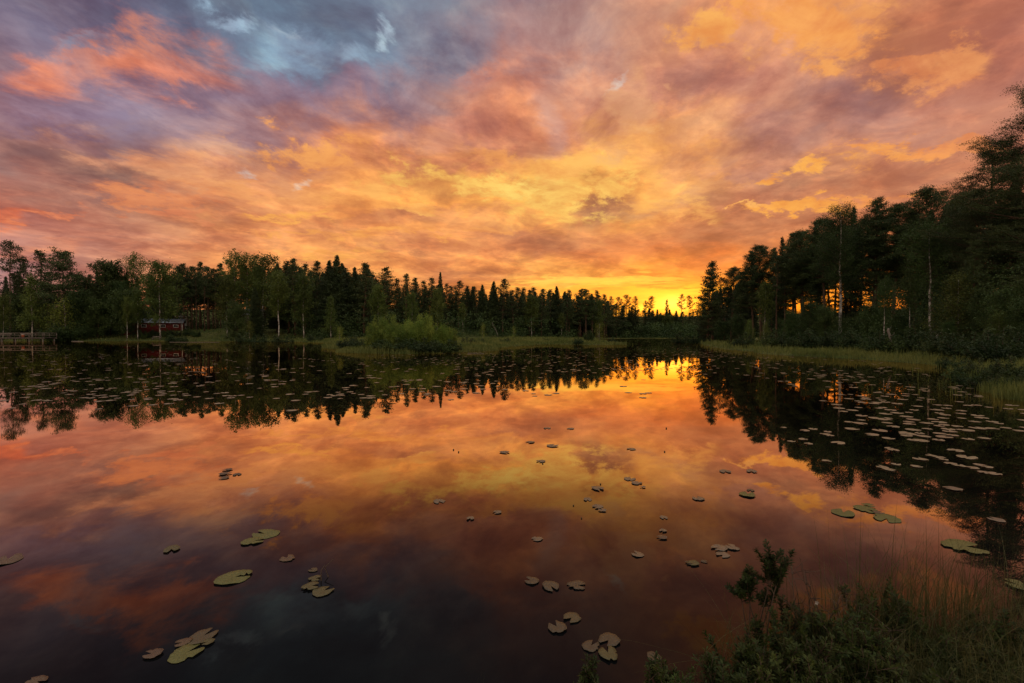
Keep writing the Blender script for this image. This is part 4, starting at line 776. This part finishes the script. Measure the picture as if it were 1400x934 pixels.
NEAR = [
 (363, 729, 37, 1, 'larger light green pad of the pair left of centre'), (345.6, 739, 29, 1, 'smaller light green pad of the pair left of centre'), (234.6, 750, 23, 0, 'lone dull pad left of the light green pair'), (393, 762, 21, 2, 'reddish brown pad alone below the light green pair'),
 (319, 789, 44, 1, 'big light green pad with a small one at its right rim'), (337, 782.5, 17, 1, 'tiny green pad touching the rim of a big light green pad'), (428, 778, 13, 0, 'topmost small pad of the four beside a floating twig'), (430.6, 790, 18, 0, 'second pad from the top of the four beside a floating twig'), (425, 801, 24, 0, 'thin third pad of the four beside a floating twig'), (441.6, 807, 29, 0, 'largest and lowest pad of the four beside a floating twig'),
 (277, 869, 37, 0, 'upper large pad of the overlapping bunch at lower left'), (284, 877, 17, 0, 'small pad wedged in the overlapping bunch at lower left'), (254.4, 891, 42, 1, 'lowest and greenest pad of the overlapping bunch at lower left'), (250, 877, 22, 2, 'brown half-sunk pad behind the overlapping bunch at lower left'), (208.8, 893, 25, 2, 'brown pad alone left of the bunch at lower left'), (10, 764, 38, 2, 'brown pad at the left edge of the picture'),
 (311, 641.6, 13, 2, 'top pad of the far little group of four'), (308, 647, 17, 2, 'second pad of the far little group of four'), (324, 648, 13, 2, 'right pad of the far little group of four'), (306, 652.8, 14, 2, 'bottom pad of the far little group of four'), (50, 931, 26, 2, 'dark pad cut by the bottom edge at lower left'),
 (600.4, 684.6, 18, 0, 'small pad on the red reflection left of centre'), (679.7, 699.4, 13, 0, 'small ragged pad right of the one on the red reflection'), (643, 708, 13, 0, 'small ragged pad on the darkening water near centre'), (734.6, 735.8, 16, 0, 'lone pad on the dark water at centre'), (739.6, 630, 14, 0, 'curled pad on the yellow reflection at centre'),
 (817.3, 667.2, 19, 0, 'notched pad with a bud behind it on the yellow reflection'), (803.3, 682, 14, 0, 'small heart-shaped pad below the notched pad'), (817.3, 692, 16, 0, 'upper pad of the touching pair on the orange reflection'), (823.7, 696.8, 12, 0, 'lower pad of the touching pair on the orange reflection'), (861, 654, 17, 0, 'top pad of the diagonal row of three'), (870.4, 659.6, 16, 0, 'middle pad of the diagonal row of three'), (879, 665.3, 8, 0, 'tiny last pad of the diagonal row of three'),
 (907.5, 706.6, 13, 0, 'topmost pad of the vertical string of three'), (906.4, 724.5, 12, 0, 'middle pad of the vertical string of three'), (905, 734, 15, 2, 'dark-rimmed lowest pad of the vertical string of three'), (871.5, 756.7, 18, 0, 'lone pad between the string of three and the row of three'), (726.7, 793, 21, 0, 'left pad of the row of three at lower centre'), (752.8, 800.7, 27, 0, 'middle pad of the row of three at lower centre'), (788.9, 798.8, 27, 0, 'ragged right pad of the row of three at lower centre'),
 (781.7, 843.5, 25, 0, 'upper pad of the pair below the row of three'), (761.6, 856.8, 27, 0, 'lower ragged pad of the pair below the row of three'), (807.8, 881.4, 27, 0, 'left pad of the trefoil at the bottom centre'), (832.5, 873.8, 31, 0, 'upper right pad of the trefoil at the bottom centre'), (831.7, 892.8, 31, 0, 'lower right pad of the trefoil at the bottom centre'), (894.3, 896.6, 22, 0, 'lone pad right of the trefoil'), (943.5, 768.6, 14, 0, 'small pad left of the round pad before the bog myrtle'),
 (755.5, 609, 17, 0, 'pale pad above the curled one at centre'), (863, 613.4, 13, 0, 'pale pad on the pink reflection right of centre'), (725, 604, 13, 0, 'pale pad left of the one above the curled pad'), (690, 618, 15, 0, 'faint pad on the orange reflection left of the curled pad'), (748, 585, 11, 0, 'tiny far pad at centre, left one'), (780, 585.7, 11, 0, 'tiny far pad at centre, right one'),
 (983.7, 748.6, 23, 0, 'left pad of the three touching the bog myrtle top'), (988, 757.3, 19, 0, 'lower pad of the three touching the bog myrtle top'), (1001, 747.5, 19, 0, 'right pad of the three touching the bog myrtle top'), (947.3, 769.3, 18, 0, 'round pad left of the bog myrtle'), (963, 766.4, 10, 0, 'tiny pad beside the round one left of the bog myrtle'), (954.6, 680.9, 17, 0, 'lone pad right of the orange reflection'), (1021.9, 675.4, 25, 1, 'green pad on the bright streak right of centre'), (1026, 669.5, 11, 2, 'dark little pad behind the green one on the streak'), (991, 643.8, 17, 0, 'left faint pad above the bright streak'), (1027.4, 643.8, 15, 0, 'right faint pad above the bright streak'),
 (1152.9, 700.2, 33, 1, 'left green pad of the chain on the orange streak'), (1184, 695.5, 30, 1, 'second green pad of the chain on the orange streak'), (1188, 690.5, 16, 1, 'small pad at the back of the green chain'), (1212, 707.5, 36, 1, 'rightmost long green pad of the chain on the orange streak'), (1201, 700, 15, 2, 'dark curled pad inside the green chain'), (1318.5, 746.8, 50, 1, 'biggest green pad, before the pine reflection at right'), (1361.4, 709.3, 20, 0, 'lone pale pad on the black reflection at right'), (1302.8, 667.4, 22, 0, 'lone pale pad above the biggest green pad'), (1395, 800, 34, 1, 'green pad cut by the right edge behind the grass'),
]
for k_, (px, py, w, cls, lab) in enumerate(NEAR):
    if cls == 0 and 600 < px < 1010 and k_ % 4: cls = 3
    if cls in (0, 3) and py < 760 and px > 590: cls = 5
    pad(px, py, w, lab, None, cls, .03, z=(k_ % 3) * .0022)
MID = [(1216, 641.5, 17), (1206, 638, 16), (1225, 634, 13), (1258, 627, 19), (1253, 637, 15), (1273, 622, 14), (1284, 625, 16), (1290, 628, 12), (1322, 624.5, 28), (1306.5, 615.4, 21), (1299, 633, 16), (1312, 636, 16), (1329, 639, 16), (1340, 635, 15), (1350, 638, 14), (1345, 645, 16), (1360, 647, 18), (1221, 614.7, 17), (1215, 612, 11), (1100, 588, 14), (1112, 586, 14), (1128, 593, 14), (1135, 595, 12), (1132, 590, 12), (1146, 605, 20), (1082, 603, 12), (1098, 600, 13), (1105, 606, 13), (1192, 593.5, 18), (1130, 629.5, 13), (1071, 584, 9), (1237, 591, 16), (1250, 601, 18), (1255, 595, 14), (1283, 601, 15)]
G1 = 'lily pads on the black reflection of the right wood'
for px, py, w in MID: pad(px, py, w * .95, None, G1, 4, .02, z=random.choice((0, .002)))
cand = []
g = np.random.default_rng(5)
def band(n, pxa, pxb, f_y0, f_y1, power=1.6, cl=4):
    k = 0
    while k < n:
        px = g.uniform(pxa, pxb); y0, y1 = f_y0(px), f_y1(px); py = y0 + (y1 - y0) * g.uniform() ** power
        for q in range(g.integers(1, cl + 1)):
            sc = (py - 455) / 60; qx = px + g.normal() * 13 * (.5 + sc); qy = py + g.normal() * 1.5 * (.5 + sc)
            if qy < 464: continue
            p = on_level(qx, qy)
            if float(sdist(np.array([p[0]]), np.array([p[1]]))[0]) > -.35 or p[1] > 200: continue
            cand.append((qx, qy, p[0], p[1])); k += 1
band(200, 0, 260, lambda x: 474, lambda x: 545, 1.5)
band(300, 130, 640, lambda x: 478, lambda x: 545, 1.9)
band(60, 0, 640, lambda x: 500, lambda x: 560, 1.0, 3)
band(420, 600, 960, lambda x: 466, lambda x: 512, 1.3)
band(30, 640, 900, lambda x: 500, lambda x: 540, 1.0, 2)
band(220, 950, 1210, lambda x: 478, lambda x: 478 + (x - 930) * .33, 1.0)
band(150, 1180, 1400, lambda x: 500 + (x - 1180) * .1, lambda x: 600, 1.0)
acc = []; 
for c in sorted(cand, key=lambda c: c[3]):
    rr_ = g.uniform(.075, .145) if c[3] > 14 else g.uniform(.07, .125)
    if all((c[2] - b[2]) ** 2 + (c[3] - b[3]) ** 2 > ((rr_ + b[4]) * .8) ** 2 for b in acc[-400:]): acc.append((*c, rr_))
nind = max(0, 298 - npad)
for k_, (qx, qy, x, y, r_) in enumerate(acc[:nind]):
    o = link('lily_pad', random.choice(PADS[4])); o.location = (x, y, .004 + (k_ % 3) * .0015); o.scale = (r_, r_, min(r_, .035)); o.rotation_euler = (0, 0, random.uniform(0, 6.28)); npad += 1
    tag(o, None, 'lily pad', G1 if qx > 940 else ('lily pads before the middle shore' if qx > 600 else 'lily pads on the black reflection of the left wood'))
LB = {G1: 'small pale pad among many on the black reflection of the right wood', 'lily pads before the middle shore': 'small pale pad among many before the middle of the far shore', 'lily pads on the black reflection of the left wood': 'small pale pad among many on the black reflection of the left wood'}
for o in bpy.data.objects:
    if o.name.startswith('lily_pad') and 'label' not in o: o['label'] = LB[o['group']]
mb = MB(); PV = [pad_np(s, 14) for s in range(300, 304)]
for qx, qy, x, y, r_ in acc[nind:]:
    V, T, Q = PV[g.integers(4)]; a = g.uniform(0, 6.28); Rm = np.array([[math.cos(a), -math.sin(a), 0], [math.sin(a), math.cos(a), 0], [0, 0, 1]])
    mb.add((V * np.array([r_, r_, .035])) @ Rm.T + np.array([x, y, .004 + g.uniform(0, .004)]), T, Q)
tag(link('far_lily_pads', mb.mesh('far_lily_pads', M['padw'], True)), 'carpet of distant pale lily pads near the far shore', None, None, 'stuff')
# buds and twigs on the water
M['bud'] = solid('dark_bud', (.03, .028, .012), (.07, .06, .02), 9, .5)
for px, py, lab in [(620, 613.5, 'dark lily bud at left of a close pair on the pink reflection'), (627, 616.5, 'smaller dark lily bud of the close pair on the pink reflection'), (784, 688.8, 'lone dark lily bud on the orange reflection'), (821, 660, 'dark lily bud just behind the notched pad'), (911, 584.5, 'far dark lily bud right of centre'), (908.7, 616, 'dark lily bud right of the yellow reflection'), (742, 632, 'dark bud beside the curled pad'), (795, 706, 'tiny dark bud under the touching pair')]:
    p = on_level(px, py, .02); r_ = 1.05 / F * p[1]; mb = MB(); th = np.linspace(-1, 1, 7)
    mb.tube([(0, 0, -.06)] + [(0, 0, r_ * (.75 + q * .9)) for q in th], [r_ * .25] + [r_ * max(.15, math.sqrt(max(0, 1 - q * q))) for q in th], 8)
    o = link('lily_bud', mb.mesh('lily_bud', M['bud'], True)); o.location = (p[0], p[1], 0); tag(o, lab, 'flower bud')
for (px, py), pts, lab in [((449, 789), [(0, 0, 0), (-.035, .03, .05), (.01, .06, .09)], 'small black twig poking out of the water right of four pads'), ((439, 794), [(0, 0, 0), (-.012, .03, .05), (.005, .05, .08)], 'shorter black twig between the pads and the bent one')]:
    p = on_level(px, py, 0); mb = MB(); mb.tube([(0, 0, -.05)] + pts, (.004, .004, .0035, .002), 5); o = link('twig', mb.mesh('twig', M['twig'])); o.location = p; tag(o, lab, 'twig')

# ------------------------------------------------------------------ foreground bank
def gale(seed, H, Wd, ns, label, loc, leaf=.034, bare=.15, dens=260, lean=(0, 0), brlo=.35, nbr=(2, 5), brl=(.18, .36)):
    g = np.random.default_rng(seed); tk = MB(); cr = MB()
    for b in range(ns):
        a = g.uniform(0, 6.283); sp = g.uniform() ** .55; L = H * g.uniform(.7, 1.08) * (1 - .15 * sp)
        pth = bent((math.cos(a) * sp * Wd * .35, math.sin(a) * sp * Wd * .35, -.04), (math.cos(a) * sp * Wd / H * .9 + lean[0], math.sin(a) * sp * Wd / H * .9 + lean[1], 1), L, 7, .3, g, .09)
        paths = [pth]
        for q in range(g.integers(*nbr)):
            s = g.uniform(brlo, .92); p0 = np.array([np.interp(s * 7, np.arange(8), pth[:, k]) for k in range(3)]); d = g.normal(size=3); d[2] = abs(d[2]) + .8
            paths.append(bent(p0, d, L * g.uniform(*brl), 4, .4, g, .10))
        for pi, pp in enumerate(paths):
            n_ = len(pp) - 1; tk.tube(pp, np.linspace(.0042 if pi == 0 else .0024, .0012, n_ + 1), 5, False)
            ln = np.linalg.norm(np.diff(pp, axis=0), axis=1).sum(); n = int(ln * dens); s0 = bare * 2.2 if pi == 0 else 0.1
            s = s0 + (1 - s0) * np.sort(g.uniform(size=n)) ** .8; P0 = np.column_stack([np.interp(s * n_, np.arange(n_ + 1), pp[:, k]) for k in range(3)])
            tg = pp[-1] - pp[0]; tg /= np.linalg.norm(tg); th = np.arange(n) * 2.4 + g.normal(size=n) * .3; e1 = np.cross(tg, (0.3, .7, .1)); e1 /= np.linalg.norm(e1); e2 = np.cross(tg, e1)
            d = tg * .75 + np.cos(th)[:, None] * e1 + np.sin(th)[:, None] * e2; d += g.normal(size=d.shape) * .18; d /= np.linalg.norm(d, axis=1)[:, None]
            l = leaf * g.uniform(.6, 1.15, n)[:, None] * (1 - .35 * s[:, None] ** 4); wv = np.cross(d, tg); wv /= np.linalg.norm(wv, axis=1)[:, None] + 1e-9; nn = np.cross(wv, d)
            A = P0; B1 = P0 + d * l * .62 + wv * l * .17 + nn * l * .05; B2 = P0 + d * l * .62 - wv * l * .17 + nn * l * .05; C1 = P0 + d * l - nn * l * .06; Mi = P0 + d * l * .6
            V = np.stack([A, B1, C1, B2, Mi], 1).reshape(-1, 3); k = np.arange(n)[:, None] * 5
            cr.add(V, np.vstack([k + np.array([[0, 1, 4]]), k + np.array([[1, 2, 4]]), k + np.array([[4, 2, 3]]), k + np.array([[0, 4, 3]])]))
    r = root('bog_myrtle', label, 'shrub', loc, 0, 'bog myrtle bushes on the near bank'); link('stems', tk.mesh('gale_stems', M['twig'], True), r); link('foliage', cr.mesh('gale_leaves', M['gale']), r)
GL = [(1036, 739, 2.45, .13, 6, 'tall sprig of bog myrtle rising above the left of the near bank', .345, 420), (1012, 868, 2.15, .16, 16, 'leafy bog myrtle at the left corner of the near bank', .1, 260), (1060, 838, 2.3, .20, 18, 'bog myrtle below the tall sprig', .1, 260), (1100, 818, 2.4, .22, 18, 'bog myrtle left of the bare twigs', .1, 240), (1150, 838, 2.3, .22, 18, 'bog myrtle among the bare twigs', .1, 240),
 (1205, 788, 2.5, .16, 13, 'taller bog myrtle in the middle of the near bank', .15, 240), (1185, 845, 2.15, .24, 28, 'low bog myrtle in front of the taller middle one', .1, 240), (1245, 832, 2.4, .20, 15, 'bog myrtle right of the taller middle one', .1, 220), (1290, 858, 2.3, .24, 22, 'bog myrtle among the grass at the right', .1, 220), (1385, 835, 2.35, .26, 26, 'bog myrtle at the right edge of the near bank', .1, 220), (1340, 872, 2.2, .22, 20, 'low bog myrtle between the grass and the right edge', .1, 220),
 (1060, 880, 1.95, .22, 26, 'low bog myrtle at the bottom edge, left part of the bank', .1, 240), (1120, 870, 1.95, .24, 28, 'low bog myrtle at the bottom edge, middle of the bank', .1, 240), (1240, 880, 1.95, .24, 26, 'low bog myrtle at the bottom edge, right of the middle', .1, 220), (810, 884, 1.98, .05, 5, 'little sprig at the bottom edge right of the trefoil pads', .0, 300), (903, 884, 1.98, .10, 9, 'second little sprig group at the bottom edge', .0, 300), (932, 892, 1.96, .06, 5, 'last little sprig at the bottom edge', .0, 300), (998, 886, 1.95, .12, 14, 'low bog myrtle at the bottom left corner of the bank', .0, 260)]
for k_, (px, py, Y, wd, ns, lab, bare, dens) in enumerate(GL):
    p = at_depth(px, py, Y); z = max(gz(p[0], Y), .0) - .02; gale(400 + k_, max(.12, p[2] - z), wd, ns, lab, (p[0], Y, z), bare=bare, dens=dens, **(dict(brlo=.66, nbr=(6, 10), brl=(.14, .30)) if k_ == 0 else {}))
# bare twigs
mb = MB(); g = np.random.default_rng(77)
def barebush(px, py, Y, n, label, seed):
    g = np.random.default_rng(seed); p = at_depth(px, py, Y); z = gz(p[0], Y) - .02; H = p[2] - z; mb = MB()
    for b in range(n):
        a = g.uniform(0, 6.3); pth = bent((0, 0, 0), (math.cos(a) * .5, math.sin(a) * .5, 1), H * g.uniform(.8, 1.15), 7, .1, g, .16); mb.tube(pth, np.linspace(.0036, .001, 8), 5, False)
        for q in range(7):
            s = g.integers(2, 7); d = g.normal(size=3); d[2] = abs(d[2]) * .8 + .2; mb.tube(bent(pth[s], d, H * g.uniform(.12, .28), 4, .1, g, .2), np.linspace(.002, .0007, 5), 4, False)
    o = link('bare_bush', mb.mesh('bare_bush', M['twig'])); o.location = (p[0], Y, z); tag(o, label, 'shrub')
barebush(1110, 768, 2.5, 9, 'leafless dark twiggy bush behind the near bog myrtle', 5)
barebush(1155, 775, 2.45, 8, 'second leafless twiggy bush, right of the first', 6)
# tall grass stems and tussock on the bank
def tuft(name, spots, label, cat=None, seed=3, wid=.0035, kind='stuff'):
    g = np.random.default_rng(seed); mb = MB()
    for (px, top, Y, n, spread, lean) in spots:
        for q in range(n):
            x0 = at_depth(px, top, Y)[0] + g.normal() * spread; y0 = Y + g.normal() * spread * .5; z0 = max(gz(x0, y0), -.03) - .02
            H = max(.15, (at_depth(px, top, Y)[2] - z0)) * g.uniform(.45, 1.08); a = g.normal() * .9 + (0 if g.uniform() < .65 else math.pi); l = abs(g.normal()) * lean
            tt = np.linspace(0, 1, 7); bend = l * H * tt ** 2.2; cx = np.cos(a) * bend; cy = np.sin(a) * bend; zz_ = H * tt * (1 - .22 * l * tt)
            pts = np.column_stack([x0 + cx, y0 + cy, z0 + zz_]); b = g.uniform(0, 3.14); wv = np.array([math.cos(b), math.sin(b), 0]); ww = wid * g.uniform(.5, 1.2) * (1 - tt ** 1.5 * .9)
            V = np.concatenate([pts - wv * ww[:, None] / 2, pts + wv * ww[:, None] / 2]); k = np.arange(6)[:, None]; mb.add(V, None, np.hstack([k, k + 7, k + 8, k + 1]))
    o = link(name, mb.mesh(name, M['blade'])); tag(o, label, cat, None, kind)
tuft('tall_grass', [(1375, 760, 2.5, 140, .2, .5), (1300, 780, 2.45, 140, .2, .6), (1215, 740, 2.5, 60, .18, .45), (1260, 700, 2.55, 80, .2, .45), (1180, 780, 2.4, 120, .2, .6), (1100, 820, 2.2, 90, .2, .9), (1230, 690, 2.6, 90, .16, .35), (1290, 720, 2.7, 70, .18, .4), (1190, 720, 2.6, 40, .12, .35), (1345, 740, 2.75, 80, .18, .45), (1395, 720, 2.8, 60, .15, .4), (1085, 705, 2.6, 7, .05, .2), (1065, 760, 2.5, 10, .08, .3), (1240, 800, 2.4, 160, .25, .7), (1330, 810, 2.4, 200, .25, .7), (1120, 850, 2.1, 120, .25, .8), (1010, 850, 2.2, 14, .06, .5), (1290, 860, 2.1, 160, .3, .8), (1140, 740, 2.55, 8, .06, .3), (1000, 760, 2.3, 3, .03, .2), (655, 900, 2.15, 3, .02, .2), (865, 905, 2.0, 5, .05, .3)], 'thin tall grass stems rising from the near bank')
mb = MB(); n = 30000; x = rng.uniform(.5, 4.5, n); y = rng.uniform(1.2, 3.4, n); s = sdist(x, y); k = s > -.02; x, y = x[k], y[k]
V, T, Q = blades(x, y, height(x, y) - .02, rng.uniform(.06, .26, len(x)), np.full(len(x), .0028), 1.1); mb.add(V, T, Q)
tag(link('bank_grass', mb.mesh('bank_grass', M['blade'])), 'short tangled grass covering the near bank', None, None, 'stuff')
# white flower on the near bank
p = at_depth(1099, 806, 2.42); r = root('white_flower', 'tiny white blossom among the near bog myrtle leaves', 'flower', (p[0], p[1] - .1, p[2] - .01)); mb = MB()
for q in range(5):
    a = q * 1.257; c_, s_ = math.cos(a), math.sin(a); mb.add([(0, 0, 0), (c_ * .006 - s_ * .004, -.003, s_ * .006 + c_ * .004), (c_ * .013, -.004, s_ * .013), (c_ * .006 + s_ * .004, -.003, s_ * .006 - c_ * .004)], None, [(0, 1, 2, 3)])
M['petal'] = solid('petal', (.22, .20, .18), (.3, .28, .26), 9, .6); link('petals', mb.mesh('petals', M['petal']), r); mb = MB(); zf = p[2] - .01; mb.tube([(0, .002, 0), (.01, .02, -.12), (.0, .02, -(zf - .05))], (.001, .0012, .0014), 5); link('stem', mb.mesh('flower_stem', M['blade']), r)
